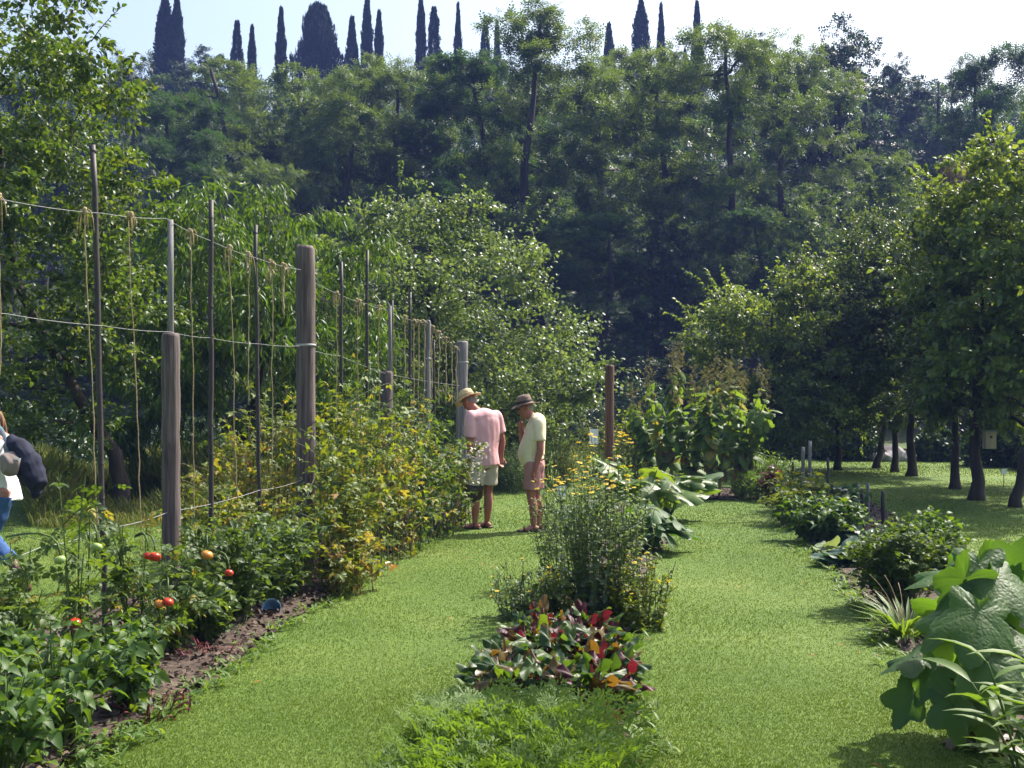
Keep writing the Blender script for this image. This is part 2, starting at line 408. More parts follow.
BED_L = [(-2.02, 4.2), (-1.91, 5.39), (-1.80, 6.15), (-1.68, 7.75), (-1.36, 11.17), (-1.0, 12.9), (-.58, 15.6), (-.4, 17.2), (-1.5, 17.2), (-2.6, 12.9), (-3.1, 10), (-3.5, 7.0), (-3.9, 4.2)]
BED_C = [(-.42, 4.2), (.6, 4.2), (.62, 5.6), (.66, 7.0), (.92, 8.3), (1.5, 11.8), (2.05, 14), (2.3, 18.6), (4.5, 18.8), (4.4, 21), (2.2, 20.5), (.9, 14.5), (.62, 11.5), (.2, 8.5), (-.1, 7), (-.28, 6.0)]
BED_R = [(2.15, 4.2), (2.25, 5.4), (2.6, 8), (2.93, 9.67), (3.15, 11.4), (3.5, 13.8), (4.5, 19.7), (6.1, 20), (5.2, 15), (4.5, 10.5), (3.8, 8), (3.2, 5.5), (3.0, 4.2)]

gx = np.concatenate([np.arange(-185, -24, 4.0), np.arange(-24, 24, .8), np.arange(24, 186, 4.0)])
gy = np.concatenate([np.arange(-36, 2, 3.0), np.arange(2, 40, .8), np.arange(40, 297, 3.0)])
XX, YY = np.meshgrid(gx, gy, indexing='ij')
ZZ = hill(XX, YY)
ii = np.arange(len(gx) - 1)[:, None] * len(gy); jj = np.arange(len(gy) - 1)[None]
A, B, C_, D_ = ii + jj, ii + len(gy) + jj, ii + len(gy) + jj + 1, ii + jj + 1
T = np.concatenate([np.stack([A, B, C_], -1).reshape(-1, 3), np.stack([A, C_, D_], -1).reshape(-1, 3)])
m, nt_, nd, lk = new_mat('mown_lawn_ground')
tc = nd.new('ShaderNodeTexCoord')
n1 = nd.new('ShaderNodeTexNoise'); n1.inputs['Scale'].default_value = .55; n1.inputs['Detail'].default_value = 6; n1.inputs['Roughness'].default_value = .65
n2 = nd.new('ShaderNodeTexNoise'); n2.inputs['Scale'].default_value = 26; n2.inputs['Detail'].default_value = 8; n2.inputs['Roughness'].default_value = .75
for n in (n1, n2): lk.new(tc.outputs['Object'], n.inputs['Vector'])
r1 = ramp(nd, [(.3, (.064, .12, .017)), (.5, (.09, .151, .023)), (.7, (.128, .176, .035))]); lk.new(n1.outputs[0], r1.inputs[0])
r2 = ramp(nd, [(.3, (.45, .5, .45)), (.5, (.95, .95, .9)), (.68, (1.5, 1.4, 1.3))]); lk.new(n2.outputs[0], r2.inputs[0])
mul = nd.new('ShaderNodeMix'); mul.data_type = 'RGBA'; mul.blend_type = 'MULTIPLY'; mul.inputs[0].default_value = 1
lk.new(r1.outputs[0], mul.inputs[6]); lk.new(r2.outputs[0], mul.inputs[7])
# woodland floor on the hill
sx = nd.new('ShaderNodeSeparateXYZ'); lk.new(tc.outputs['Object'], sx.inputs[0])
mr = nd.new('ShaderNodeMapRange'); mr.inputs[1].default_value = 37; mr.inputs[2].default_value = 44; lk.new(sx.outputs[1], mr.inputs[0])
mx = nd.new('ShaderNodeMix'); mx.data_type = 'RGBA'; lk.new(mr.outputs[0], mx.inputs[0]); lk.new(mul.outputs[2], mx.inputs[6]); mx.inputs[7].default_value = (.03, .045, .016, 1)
pr = nd.new('ShaderNodeBsdfPrincipled'); pr.inputs['Roughness'].default_value = .8; pr.inputs['Specular IOR Level'].default_value = .25
lk.new(mx.outputs[2], pr.inputs['Base Color'])
bp = nd.new('ShaderNodeBump'); bp.inputs['Strength'].default_value = .7; bp.inputs['Distance'].default_value = .03
lk.new(n2.outputs[0], bp.inputs['Height']); lk.new(bp.outputs[0], pr.inputs['Normal'])
out = nd.new('ShaderNodeOutputMaterial'); lk.new(pr.outputs[0], out.inputs[0])
g = MB().add(np.stack([XX, YY, ZZ], -1), T).build('ground', m)
tag(g, kind='structure')

M['soil'] = solid('garden_soil', [(.028, .02, .016), (.06, .042, .032), (.11, .08, .062)], 14, .95, bump=.9, detail=9)
M['chips'] = leaf_mat('bark_chips', [(.025, .017, .013), (.055, .038, .03), (.09, .065, .05), (.17, .13, .1)], .0, (1, 1, 1), .9, .2, .1)
r = np.random.default_rng(3)


def soil_bed(name, P, step=.07):
    xs = [p[0] for p in P]; ys = [p[1] for p in P]
    ax = np.arange(min(xs), max(xs), step); ay = np.arange(min(ys), max(ys), step)
    X, Y = np.meshgrid(ax, ay, indexing='ij')
    X = X + r.uniform(-.02, .02, X.shape); Y = Y + r.uniform(-.02, .02, X.shape)
    Z = .012 + .022 * r.random(X.shape) + .018 * np.sin(X * 9 + np.sin(Y * 7)) * np.sin(Y * 8)
    i = np.arange(len(ax) - 1)[:, None] * len(ay); j = np.arange(len(ay) - 1)[None]
    a, b, c, d = i + j, i + len(ay) + j, i + len(ay) + j + 1, i + j + 1
    k = poly_in(P, X, Y).ravel()
    tt = np.concatenate([np.stack([a, b, c], -1).reshape(-1, 3), np.stack([a, c, d], -1).reshape(-1, 3)])
    tt = tt[k[tt].all(1)]
    o = MB().add(np.stack([X, Y, np.maximum(Z, .006)], -1), tt).build(name, M['soil'])
    return tag(o, kind='structure')


soil_bed('soil_bed', BED_L); soil_bed('soil_bed', BED_C); soil_bed('soil_bed', BED_R)
# bark chips and clods lying on the soil
mb = MB()
for P, n in ((BED_L, 9000), (BED_C, 3500), (BED_R, 5000)):
    xs = [p[0] for p in P]; ys = [p[1] for p in P]
    x = r.uniform(min(xs) - .1, max(xs) + .1, n * 3); y = r.uniform(min(ys), max(ys), n * 3)
    k = poly_in(P, x + r.normal(0, .05, n * 3), y)
    x, y = x[k][:n], y[k][:n]
    mb.scatter(T_ROUND, np.stack([x, y, r.uniform(.02, .06, len(x))], -1), rnd_unit(r, len(x)) * [1, 1, .35], rnd_unit(r, len(x)) * [1, 1, .6] + [0, 0, .8], r.uniform(.012, .055, len(x)) )
tag(mb.build('bark_mulch', M['chips']), 'dark bark mulch scattered on the soil beds', 'mulch', kind='stuff')

# ------------------------------------------------------------------ lawn blades
M['grass'] = leaf_mat('lawn_blade', [(.059, .113, .015), (.078, .14, .019), (.096, .158, .023), (.118, .172, .029), (.15, .186, .042), (.26, .29, .17)], .36, (1.3, 1.25, .5), .6, .2, .7, 1.6)


def blades(n, ya, yb, xa, xb, h0, h1, w):
    y = ya + (yb - ya) * r.random(n); x = xa(y) + (xb(y) - xa(y)) * r.random(n)
    edge = r.normal(0, .035, n)
    k = ~(poly_in(BED_L, x - edge, y) | poly_in(BED_C, x + edge, y + edge) | poly_in(BED_R, x + edge, y))
    k &= r.random(n) < np.clip((yb - y) / 1.6, 0, 1) * np.clip((y - ya) / 1.6 + (ya < 5), 0, 1)
    x, y = x[k], y[k]; n = len(x)
    h = r.uniform(h0, h1, n) * (1 + .25 * np.sin(x * 2.3 + 1.7 * np.sin(y * 1.3)))
    a = r.uniform(0, 2 * math.pi, n); ww = w * r.uniform(.7, 1.3, n)
    dx, dy = np.cos(a) * ww, np.sin(a) * ww
    b = np.stack([x, y, np.zeros(n)], -1)
    lean = r.normal(0, .45, (n, 2)) * h[:, None]
    t = b + np.stack([lean[:, 0], lean[:, 1], h], -1)
    V = np.stack([b - np.stack([dx, dy, np.zeros(n)], -1), b + np.stack([dx, dy, np.zeros(n)], -1), t], 1)
    return V.reshape(-1, 3), np.arange(n * 3).reshape(-1, 3)


mb = MB()
lx = lambda y: np.maximum(-.53 * y, -2.6 - .06 * y); rx = lambda y: .53 * y
mb.add(*blades(330000, 4.7, 7.8, lx, rx, .006, .016, .0021))
mb.add(*blades(260000, 6.6, 14, lambda y: -.53 * y, rx, .006, .017, .003))
mb.add(*blades(170000, 11.5, 24, lambda y: -.53 * y, rx, .010, .026, .0055))
mb.add(*blades(60000, 24, 36, lambda y: -.3 * y, lambda y: .48 * y, .015, .035, .011))
tag(mb.build('lawn_grass', M['grass']), 'short mown green grass of the garden lawn', 'grass', kind='stuff')
# dry leaves dropped on the lawn
n = 40
x = r.uniform(-2, 3, n); y = r.uniform(4.8, 13, n); k = ~(poly_in(BED_L, x, y) | poly_in(BED_C, x, y) | poly_in(BED_R, x, y))
fl = MB().scatter(T_OVATE, np.stack([x, y, np.full(n, .035)], -1)[k], (rnd_unit(r, n) * [1, 1, .15])[k], (rnd_unit(r, n) * .3 + [0, 0, 1])[k], r.uniform(.025, .06, n)[k])
tag(fl.build('fallen_leaves', M['orange']), 'small dry orange leaves dropped on the lawn', 'leaves', kind='stuff')

# small weeds and grass tufts along the bed edges
ex, ey = [], []
for P, i0, i1, n in ((BED_L, 0, 7, 340), (BED_C, 1, 6, 150), (BED_C, 11, 15, 150), (BED_R, 0, 6, 260)):
    for _ in range(n):
        i = r.integers(i0, i1); t = r.random(); a, b = P[i], P[(i + 1) % len(P)]
        ex.append(a[0] + (b[0] - a[0]) * t + r.normal(0, .07)); ey.append(a[1] + (b[1] - a[1]) * t + r.normal(0, .05))
ex, ey = np.repeat(ex, 9), np.repeat(ey, 9); n = len(ex); a = r.uniform(0, 6.28, n); el = r.uniform(.2, 1.3, n)
wd_ = MB().scatter(T_LANCE, np.stack([ex + r.normal(0, .018, n), ey + r.normal(0, .018, n), np.full(n, .01)], -1), np.stack([np.cos(a), np.sin(a), el], -1), np.stack([-np.cos(a), -np.sin(a), np.ones(n)], -1), r.uniform(.03, .10, n))
tag(wd_.build('edge_weeds', M['pale']), 'small weeds and grass tufts creeping over the edges of the soil beds', 'weeds', kind='stuff')
# ------------------------------------------------------------------ trees
def clump_tree(seed, name, H_, trunk, trunk_r, clumps, leaf, n_leaf, size, mat, bark, flat=.6, droop=0.0, upn=1.0, twigs=3, label='', cat='tree', loc=(0, 0, 0), rz=0, group=None, sides=7, leaf_sd=.3, sub=0, subsd=.15, shoots=0, shoot_len=.7):
    """trunk: list of points; clumps: list of (centre, radius). Limbs grow from the nearest wood to each clump."""
    r = np.random.default_rng(seed)
    root = thing(name, label, cat, loc, rz, group)
    wd, lf = MB(), MB()
    tp = np.asarray(trunk, float)
    t = np.linspace(0, 1, 14); tt = np.linspace(0, 1, len(tp))
    pts = np.stack([np.interp(t, tt, tp[:, i]) for i in range(3)], -1)
    pts[1:-1] += r.normal(0, trunk_r * .22, (12, 3)) * [1, 1, .3]
    rad = trunk_r * (1 - .8 * t) ; rad[0] *= 1.5; rad[1] *= 1.12
    wd.tube(pts, rad, 10)
    SP, SR = [p for p in pts[3:]], [q for q in rad[3:]]
    mid = pts[5]
    order = sorted(range(len(clumps)), key=lambda i: np.linalg.norm(np.asarray(clumps[i][0]) - mid))
    for i in order:
        c, cr = np.asarray(clumps[i][0], float), clumps[i][1]
        A = np.array(SP); d = np.linalg.norm(A - c, axis=1) + .9 * np.maximum(0, A[:, 2] - c[2] + .15 * cr) + .25 * np.abs(A[:, 2] - c[2])
        k = int(np.argmin(d)); a = A[k]; L = np.linalg.norm(c - a)
        m_ = (a + c) / 2 + np.array([r.normal(0, .12) * L, r.normal(0, .12) * L, .10 * L])
        n = max(4, min(9, int(L / .25) + 3)); bp = bez(a, m_, c, n)
        bp[1:-1] += r.normal(0, .03 * L, (n - 2, 3))
        r0 = min(SR[k] * .75, .012 + .022 * L + .01 * H_ * .1); rr = np.linspace(r0, max(.006, r0 * .35), n)
        wd.tube(bp, rr, sides if r0 > .03 else 5)
        SP += list(bp[1:]); SR += list(rr[1:])
        for _ in range(twigs):
            u = rnd_unit(r, 1)[0] * [1, 1, flat]; u[2] -= droop * .5
            e = c + u * cr * .9; wd.tube(bez(c, (c + e) / 2 + [0, 0, .1 * cr], e, 4), np.linspace(max(.004, r0 * .3), .003, 4), 4, cap=False)
        nl = max(8, int(n_leaf * r.uniform(.7, 1.3)))
        u = rnd_unit(r, nl); rho = cr * r.random(nl) ** .45
        if sub:
            sc_ = rnd_unit(r, sub) * (cr * r.random(sub) ** .4)[:, None] * [1, 1, flat]; kk = r.integers(0, sub, nl)
            q = sc_[kk] + r.normal(0, subsd * cr, (nl, 3)) * [1, 1, .55]; u = unit(q); P = c + q
        else: P = c + u * rho[:, None] * [1, 1, flat]
        D = u * .7 + rnd_unit(r, nl) * .8 + [0, 0, -droop]
        N = rnd_unit(r, nl) * .9 + [0, 0, upn] + u * .3
        lf.scatter(leaf, P, D, N, size * r.uniform(1 - leaf_sd, 1 + leaf_sd, nl))
    if shoots:
        cen = np.mean([c for c, _ in clumps], 0)
        for _ in range(shoots):
            c, cr = clumps[r.integers(len(clumps))]; d = unit(unit(np.asarray(c) - cen) + rnd_unit(r, 1)[0] * .5 + [0, 0, .55 - droop]); L = shoot_len * r.uniform(.5, 1.2)
            a = np.asarray(c) + d * cr * .5; e = a + d * L; bp = bez(a, (a + e) / 2 + [0, 0, .08 * L], e - [0, 0, droop * .4 * L], 6)
            wd.tube(bp, np.linspace(.008, .003, 6), 4, cap=False); nl = int(16 * L / size * .12) + 8; t = r.random(nl)
            P = np.stack([np.interp(t, np.linspace(0, 1, 6), bp[:, i]) for i in range(3)], -1); lf.scatter(leaf, P, rnd_unit(r, nl) + d * .8 - [0, 0, droop], rnd_unit(r, nl) * .7 + [0, 0, 1], size * r.uniform(.7, 1.2, nl))
    wd.build('trunk', bark, root)
    lf.build('crown', mat, root)
    return root


def fill_crown(r, n, fn, cr, mind=.6):
    """clump centres spread through a crown; fn gives a random point in it"""
    out = []; tries = 0
    while len(out) < n and tries < n * 60:
        tries += 1; p = fn(); q = cr * r.uniform(.7, 1.3)
        if all(np.linalg.norm((p - o[0]) * [1, 1, 1.4]) > mind * (q + o[1]) for o in out): out.append((p, q))
    return out


def ell(r, c, rad, shell=.35):
    def f():
        u = rnd_unit(r, 1)[0]; return np.asarray(c) + u * np.asarray(rad) * r.random() ** shell
    return f


# --- black locusts and oaks of the hillside: prototypes 16 m high, then copies
def locust_proto(seed, mat, n=46, rc=2.7, forks=1):
    r = np.random.default_rng(seed)
    def fn():
        t = r.random() ** .85; z = 4.2 + 11.4 * t
        R = rc * (.55 + .7 * math.sin(math.pi * min(1, .18 + .8 * t))) * math.sqrt(r.random())
        a = r.uniform(0, 2 * math.pi); return np.array([R * math.cos(a), R * math.sin(a), z])
    cl = fill_crown(r, n, fn, .92, .56)
    return dict(seed=seed, name='locust_tree', H_=16, trunk=[(0, 0, -.4), (r.normal(0, .2), 0, 4), (r.normal(0, .5), r.normal(0, .4), 9), (r.normal(0, .6), r.normal(0, .5), 15)], trunk_r=.33, clumps=cl,
                leaf=T_LOCUST, n_leaf=210, size=.34, sub=9, subsd=.17, mat=mat, bark=M['bark'], flat=.48, upn=1.6, twigs=2)


def oak_proto(seed, mat, n=44, rc=3.3):
    r = np.random.default_rng(seed)
    cl = fill_crown(r, n, ell(r, (0, 0, 10), (rc, rc, 5.8), .45), 1.15, .48)
    return dict(seed=seed, name='oak_tree', H_=16, trunk=[(0, 0, -.4), (.2, 0, 4), (.1, .2, 9), (0, 0, 14)], trunk_r=.28, clumps=cl,
                leaf=T_SPRAY, n_leaf=230, size=.34, sub=10, subsd=.16, mat=mat, bark=M['bark'], flat=.75, upn=.9, twigs=2)


PROTO = {}
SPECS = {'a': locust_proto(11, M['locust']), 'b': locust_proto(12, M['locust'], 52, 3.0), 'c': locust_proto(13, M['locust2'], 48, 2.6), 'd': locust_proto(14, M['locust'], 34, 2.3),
         'o': oak_proto(21, M['oak']), 'm': oak_proto(22, M['locust'], 48, 3.6), 's': locust_proto(15, M['oak'], 24, 2.2), 'y': oak_proto(23, M['rust'], 36, 3.0)}


def wood_tree(kind, px, Y, top, half_w, label, name=None, rz=0.0, group='trees of the wooded hillside'):
    x = X_at(px, Y); z = float(hill(x, Y)); h = Z_at(top, Y) - z
    base_r = {'a': 3.3, 'b': 3.6, 'c': 3.2, 'd': 2.8, 'o': 4.2, 'm': 4.5, 's': 2.7, 'y': 3.8}[kind]
    s = half_w / F * Y / base_r; sz = h / 16.4
    if kind not in PROTO:
        PROTO[kind] = clump_tree(label=label, loc=(x, Y, z), rz=rz, group=group, **SPECS[kind]); o = PROTO[kind]; o.scale = (s, s, sz)
    else:
        o = dup(PROTO[kind], (x, Y, z), rz, (s, s, sz), label, group)
    if name: o.name = name
    return o


W = wood_tree
W('a', 541, 50, -6, 84, 'tallest locust tree of the hillside, breaking the skyline above the two men', rz=1.0)
W('b', 722, 49, 12, 84, 'tall locust with a dark forking trunk standing right of centre on the hillside', rz=.4)
W('a', 640, 52, 44, 74, 'locust below the wide dark cypress, between the two tallest hillside trees', rz=2.6)
W('c', 470, 54, 44, 74, 'bushy locust under the slim pair of cypresses left of the tallest tree', rz=.3)
W('b', 392, 56, 48, 72, 'rounded locust directly below the tight group of three cypresses', rz=3.0)
W('m', 296, 57, 44, 78, 'broad yellowish crown in front of the big rounded cypress clump', name='locust_tree', rz=.7)
W('d', 225, 56, 48, 60, 'narrow locust between the twin cypress and the yellowish broad crown', rz=1.7)
W('b', 793, 55, 40, 70, 'yellow-tipped locust right of the tall forked-trunk tree', rz=5.0)
W('o', 838, 60, 22, 74, 'dark dense oak with glossy crown, highest tree on the right skyline', rz=.2)
W('o', 902, 72, 56, 42, 'small dark oak at the dip in the right skyline', rz=2.0)
W('s', 938, 70, 64, 38, 'dark ragged oak with sky showing through, right of the skyline dip', name='oak_tree', rz=1.0)
W('c', 994, 54, 36, 58, 'feathery tree on the far right skyline above the orchard', rz=4.1)
W('m', 893, 47, 132, 74, 'low pale green hillside tree behind the right orchard row', name='locust_tree', rz=3.3)
W('s', 132, 62, 36, 34, 'thin airy tree with sparse twigs left of the twin cypress', name='ash_tree', rz=2.2)
W('d', 594, 58, 46, 58, 'lighter green locust in the gap right of the tallest tree', rz=.9)
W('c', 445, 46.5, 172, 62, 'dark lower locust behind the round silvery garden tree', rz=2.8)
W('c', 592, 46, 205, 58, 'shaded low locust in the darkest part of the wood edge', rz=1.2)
W('m', 806, 45, 165, 62, 'low spreading tree above the light green orchard tree', name='locust_tree', rz=4.4)
W('y', 964, 48, 128, 46, 'brownish dry-leaved tree low on the right of the hillside', name='locust_tree', rz=.5)
W('d', 345, 52, 66, 56, 'lower locust beneath the group of three cypresses', rz=4.2)
W('c', 185, 52, 84, 60, 'dark locust beneath the twin cypress, behind the peach tree', rz=5.5)
W('b', 262, 48, 150, 54, 'low locust behind the drooping peach tree top', rz=2.1)
W('o', 663, 47, 215, 52, 'dark oak filling the shade between the two tall locust trunks', rz=3.7)
W('c', 752, 46, 200, 48, 'shaded locust low beside the forked trunk', rz=.1)
W('o', 40, 56, 60, 70, 'dark oak hidden behind the apple tree on the left', rz=1.1)
W('m', 1068, 50, 70, 70, 'broad tree at the right edge behind the orchard', name='locust_tree', rz=1.9)

W('o', 510, 84, 54, 46, 'dark crown on the ridge behind the tallest locust', rz=2.2)
W('m', 436, 86, 48, 46, 'hazy crown on the ridge under the pencil cypress and its fir', name='locust_tree', rz=.6)
W('o', 205, 84, 50, 48, 'dark crown on the ridge between twin cypress and ragged fir', rz=4.6)
W('m', 680, 84, 44, 44, 'hazy crown on the ridge at the foot of the half hidden cypress', name='locust_tree', rz=1.3)
W('o', 762, 82, 36, 44, 'dark crown on the ridge right of the forked-trunk tree top', rz=2.9)
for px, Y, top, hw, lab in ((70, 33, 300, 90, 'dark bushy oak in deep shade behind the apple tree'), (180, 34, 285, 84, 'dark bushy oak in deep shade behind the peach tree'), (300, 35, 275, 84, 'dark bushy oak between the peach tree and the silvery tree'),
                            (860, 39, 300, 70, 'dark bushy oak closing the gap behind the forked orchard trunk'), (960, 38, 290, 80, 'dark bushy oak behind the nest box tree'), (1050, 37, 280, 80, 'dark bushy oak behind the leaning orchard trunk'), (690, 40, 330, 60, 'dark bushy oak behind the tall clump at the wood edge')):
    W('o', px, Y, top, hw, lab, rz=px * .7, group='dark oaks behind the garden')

# the rest of the wood reads as one mass
r = np.random.default_rng(77)
mb = MB(); wd = MB()
for k in range(2000):
    Y = 45 + 62 * r.random() ** .75; x = r.uniform(-.56, .6) * Y
    z = float(hill(x, Y)); hh = r.uniform(.4, 6.8) if Y > 57 else r.uniform(.1, 1.6)
    cr = r.uniform(1.0, 2.1); c = np.array([x, Y, z + hh]); n = int(r.uniform(50, 110))
    u = rnd_unit(r, n); P = c + u * (cr * r.random(n) ** .5)[:, None] * [1, 1, .6]
    sc_ = rnd_unit(r, 8) * (cr * r.random(8) ** .4)[:, None] * [1, 1, .6]; P = c + sc_[r.integers(0, 8, n)] + r.normal(0, .16 * cr, (n, 3)) * [1, 1, .6]
    mb.scatter(T_SPRAY, P, u + rnd_unit(r, n), rnd_unit(r, n) + [0, 0, .9], r.uniform(.3, .6, n), 1 if (r.random() < .25 or Y < 57) else 0)
    if k % 12 == 0: wd.tube([(x, Y, z - .3), (x + r.normal(0, .2), Y, z + 2.5), (x + r.normal(0, .4), Y, z + 6)], [.14, .11, .05], 6)
tag(mb.build('hillside_woods', [M['mixed'], M['oak']]), 'dense mass of undergrowth and tree crowns covering the hillside', 'woods', kind='stuff')
tag(wd.build('distant_trunks', M['bark']), 'thin dark trunks deep in the shaded wood', 'woods', kind='stuff')


# --- cypresses and conifers along the ridge
def cypress_proto(seed, wide=.13, ragged=0.0, rounded=False, n=5200, multi=1):
    """height 1; half width `wide`"""
    r = np.random.default_rng(seed); mb = MB()
    t = r.random(n) ** .8 if not rounded else r.random(n)
    prof = (np.clip((1 - t) * 2.3, 0, 1) ** .75 * (.72 + .28 * t)) if not rounded else np.sqrt(np.clip(1 - (t * 1.0) ** 2.2, 0, 1))
    a = r.uniform(0, 2 * math.pi, n)
    lump = 1 + .18 * np.sin(a * 2 + t * 19 + seed) + .14 * np.sin(a * 4 - t * 37) + .08 * np.sin(a * 7 + t * 71)
    if ragged: lump *= 1 - ragged * (.5 + .5 * np.sin(t * 55 + 2 * np.sin(a))) * r.random(n)
    R = wide * prof * lump * r.random(n) ** .3
    P = np.stack([R * np.cos(a), R * np.sin(a), t * .97], -1)
    D = np.stack([np.cos(a) * (.35 + ragged), np.sin(a) * (.35 + ragged), np.full(n, 1.0 - .9 * ragged)], -1) + rnd_unit(r, n) * .3
    return mb.scatter(T_SPRAY, P, D, rnd_unit(r, n) + np.stack([np.cos(a), np.sin(a), .2 * np.ones(n)], -1), r.uniform(.022, .05, n) * (1.4 if rounded else 1)), P


CYP = {}


def ridge(kind, px, top, half_w, label, base=None, Y=104, name='cypress_tree'):
    x = X_at(px, Y); z = float(hill(x, Y)); h = Z_at(top, Y) - z
    kw = {'slim': dict(seed=31, wide=.10, n=5200, ragged=.16), 'slim2': dict(seed=35, wide=.12, n=6500, ragged=.2), 'slim3': dict(seed=36, wide=.105, n=4200, ragged=.3), 'slim4': dict(seed=38, wide=.115, n=4600, ragged=.22), 'fir': dict(seed=32, wide=.17, ragged=.75), 'round': dict(seed=33, wide=.4, rounded=True, n=9000, ragged=.14), 'wide': dict(seed=34, wide=.2, ragged=.25)}[kind]
    s = half_w / F * Y / kw['wide']
    if kind not in CYP:
        root = thing(name, label, 'tree', (x, Y, z), 0, 'conifers along the ridge')
        fo, _ = cypress_proto(**kw); fo.build('crown', M['cypress'], root)
        MB().tube([(0, 0, -.03), (0, 0, .3), (0, 0, .8)], [.028, .02, .006], 7).build('trunk', M['bark'], root)
        CYP[kind] = root; root.scale = (s, s, h)
    else:
        root = dup(CYP[kind], (x, Y, z), random.Random(px).uniform(0, 6), (s, s, h), label)
    root.name = name
    return root


R_ = ridge
R_('slim2', 165, -2, 13, 'larger half of the twin dark cypress at the left of the skyline')
R_('slim2', 177, -4, 9, 'slimmer half of the twin dark cypress at the left of the skyline')
R_('fir', 237, 18, 9, 'ragged fir just right of the twin cypress', name='fir_tree')
R_('slim3', 252, 24, 5.5, 'small pencil cypress beside the ragged fir on the left ridge')
R_('slim', 281, 7, 6.5, 'slim cypress touching the left side of the rounded dark clump')
R_('round', 318, 5, 27, 'wide rounded dark evergreen, the broadest crown on the ridge', name='yew_tree')
R_('slim4', 352, 16, 8, 'shortest of the three cypresses right of the rounded evergreen')
R_('slim', 367, -6, 7, 'tallest of the three cypresses right of the rounded evergreen')
R_('slim3', 379, 9, 6, 'thin right-hand one of the three cypresses beside the rounded evergreen')
R_('slim', 421, -3, 6.5, 'tall pencil cypress with an open fir leaning beside it')
R_('fir', 434, 4, 10, 'open layered fir right beside the tall pencil cypress', name='fir_tree')
R_('slim4', 458, 2, 5, 'lone needle-thin cypress standing clear against the sky')
R_('fir', 485, 14, 7, 'small fir, left one of the pair beside the tallest locust', name='fir_tree')
R_('slim3', 497, 20, 5, 'short cypress, right one of the pair beside the tallest locust')
R_('wide', 609, 22, 9.5, 'stubby dark cypress right of the tallest locust')
R_('wide', 641, -2, 13, 'broad-shouldered dark cypress between stubby cypress and thin one')
R_('slim3', 661, 2, 5, 'thin cypress right of the broad-shouldered cypress')
R_('slim2', 697, 0, 6.5, 'dark cypress rising left of the forked-trunk locust top')
R_('wide', 685, 48, 7, 'low dark cypress half hidden left of the forked-trunk locust', Y=98)

# ------------------------------------------------------------------ garden trees
# apple tree at the upper left
Yt = 15.2; x = X_at(60, Yt)
r = np.random.default_rng(5)
cl = fill_crown(r, 100, ell(r, (-.95, .2, 4.6), (2.45, 2.1, 4.0), .42), .55, .42) + [(np.array([.75, -.3, z]), .5) for z in (3.2, 3.9)] + [(np.array([q, -.2, 2.6 - .15 * q]), .45) for q in (.1, .6)]
clump_tree(5, 'apple_tree', 6.5, [(.45, 1.2, -.1), (.4, 1.1, .7), (.1, .8, 1.5), (-.7, .4, 3), (-1.0, .2, 6.2)], .14, cl, T_OVATE, 430, .085, M['apple'], M['bark'], .8, .15, .8, 4, sub=12, shoots=60,
           label='large apple tree overhanging the trellis on the left, glossy yellow-green leaves', loc=(x, Yt, 0))
# peach tree with long drooping leaves
Yt = 18.6; x = X_at(262, Yt)
cl = fill_crown(r, 66, ell(r, (0, 0, 3.1), (2.45, 2.0, 2.0), .42), .52, .45) + fill_crown(r, 14, ell(r, (-1.7, -.5, 1.9), (.9, .9, 1.1), .5), .5, .4)
clump_tree(6, 'peach_tree', 5, [(-.7, 0, -.1), (-.55, 0, .6), (-.2, 0, 1.3), (.1, 0, 2.4), (0, 0, 4.2)], .13, cl, T_LANCE, 340, .17, M['peach'], M['bark'], 1.0, 1.3, .4, 4, sub=9, subsd=.2, shoots=80, shoot_len=.8,
           label='peach tree with long drooping leaves behind the trellis', loc=(x, Yt, 0))
# round silvery tree, leafy down to the ground
Yt = 23.0; x = X_at(430, Yt)
cl = fill_crown(r, 150, lambda: np.array([0, 0, 1.9]) + (lambda u: u * [3.35, 3.0, 3.75 if u[2] > 0 else 1.6] * r.random() ** .22)(rnd_unit(r, 1)[0]), .62, .42)
clump_tree(7, 'mulberry_tree', 6, [(0, 0, -.1), (0, 0, 1), (.1, 0, 2.5), (0, 0, 4.6)], .18, cl, T_ROUND, 400, .085, M['silver'], M['bark'], .9, .1, .8, 4, sub=10, subsd=.18, shoots=170, shoot_len=.8,
           label='big round silvery-leaved tree behind the two men, leafy to the ground', loc=(x, Yt, 0))

# orchard rows on the right
ORCH = 'orchard trees on the right lawn'


def orchard(seed, px, py, top, half, label, mat, low, lean=0.0, nc=62, leaf=T_OVATE, size=.085, nl=280, dx=0.0, fork=False, tr=.08, name='pear_tree'):
    x, Y = G(px, py); h = Z_at(top, Y); R = half / F * Y; lowz = Z_at(low, Y); r = np.random.default_rng(seed)
    cz = (h + lowz) / 2; rz_ = (h - lowz) / 2
    cl = fill_crown(r, nc, ell(r, (dx, 0, cz), (R, R * .95, rz_), .38), R * .2 + .1, .45)
    return clump_tree(seed, name, h, [(0, 0, -.08), (lean * .4, 0, .6), (lean, 0, 1.3), (lean * .6 + dx * .5, 0, 2.4), (dx, 0, h * .8)], tr, cl, leaf, nl, size, mat, M['bark'], .85, .2, .8, 4, sub=10, subsd=.18, shoots=70, shoot_len=.75, label=label, loc=(x, Y, 0), group=ORCH)


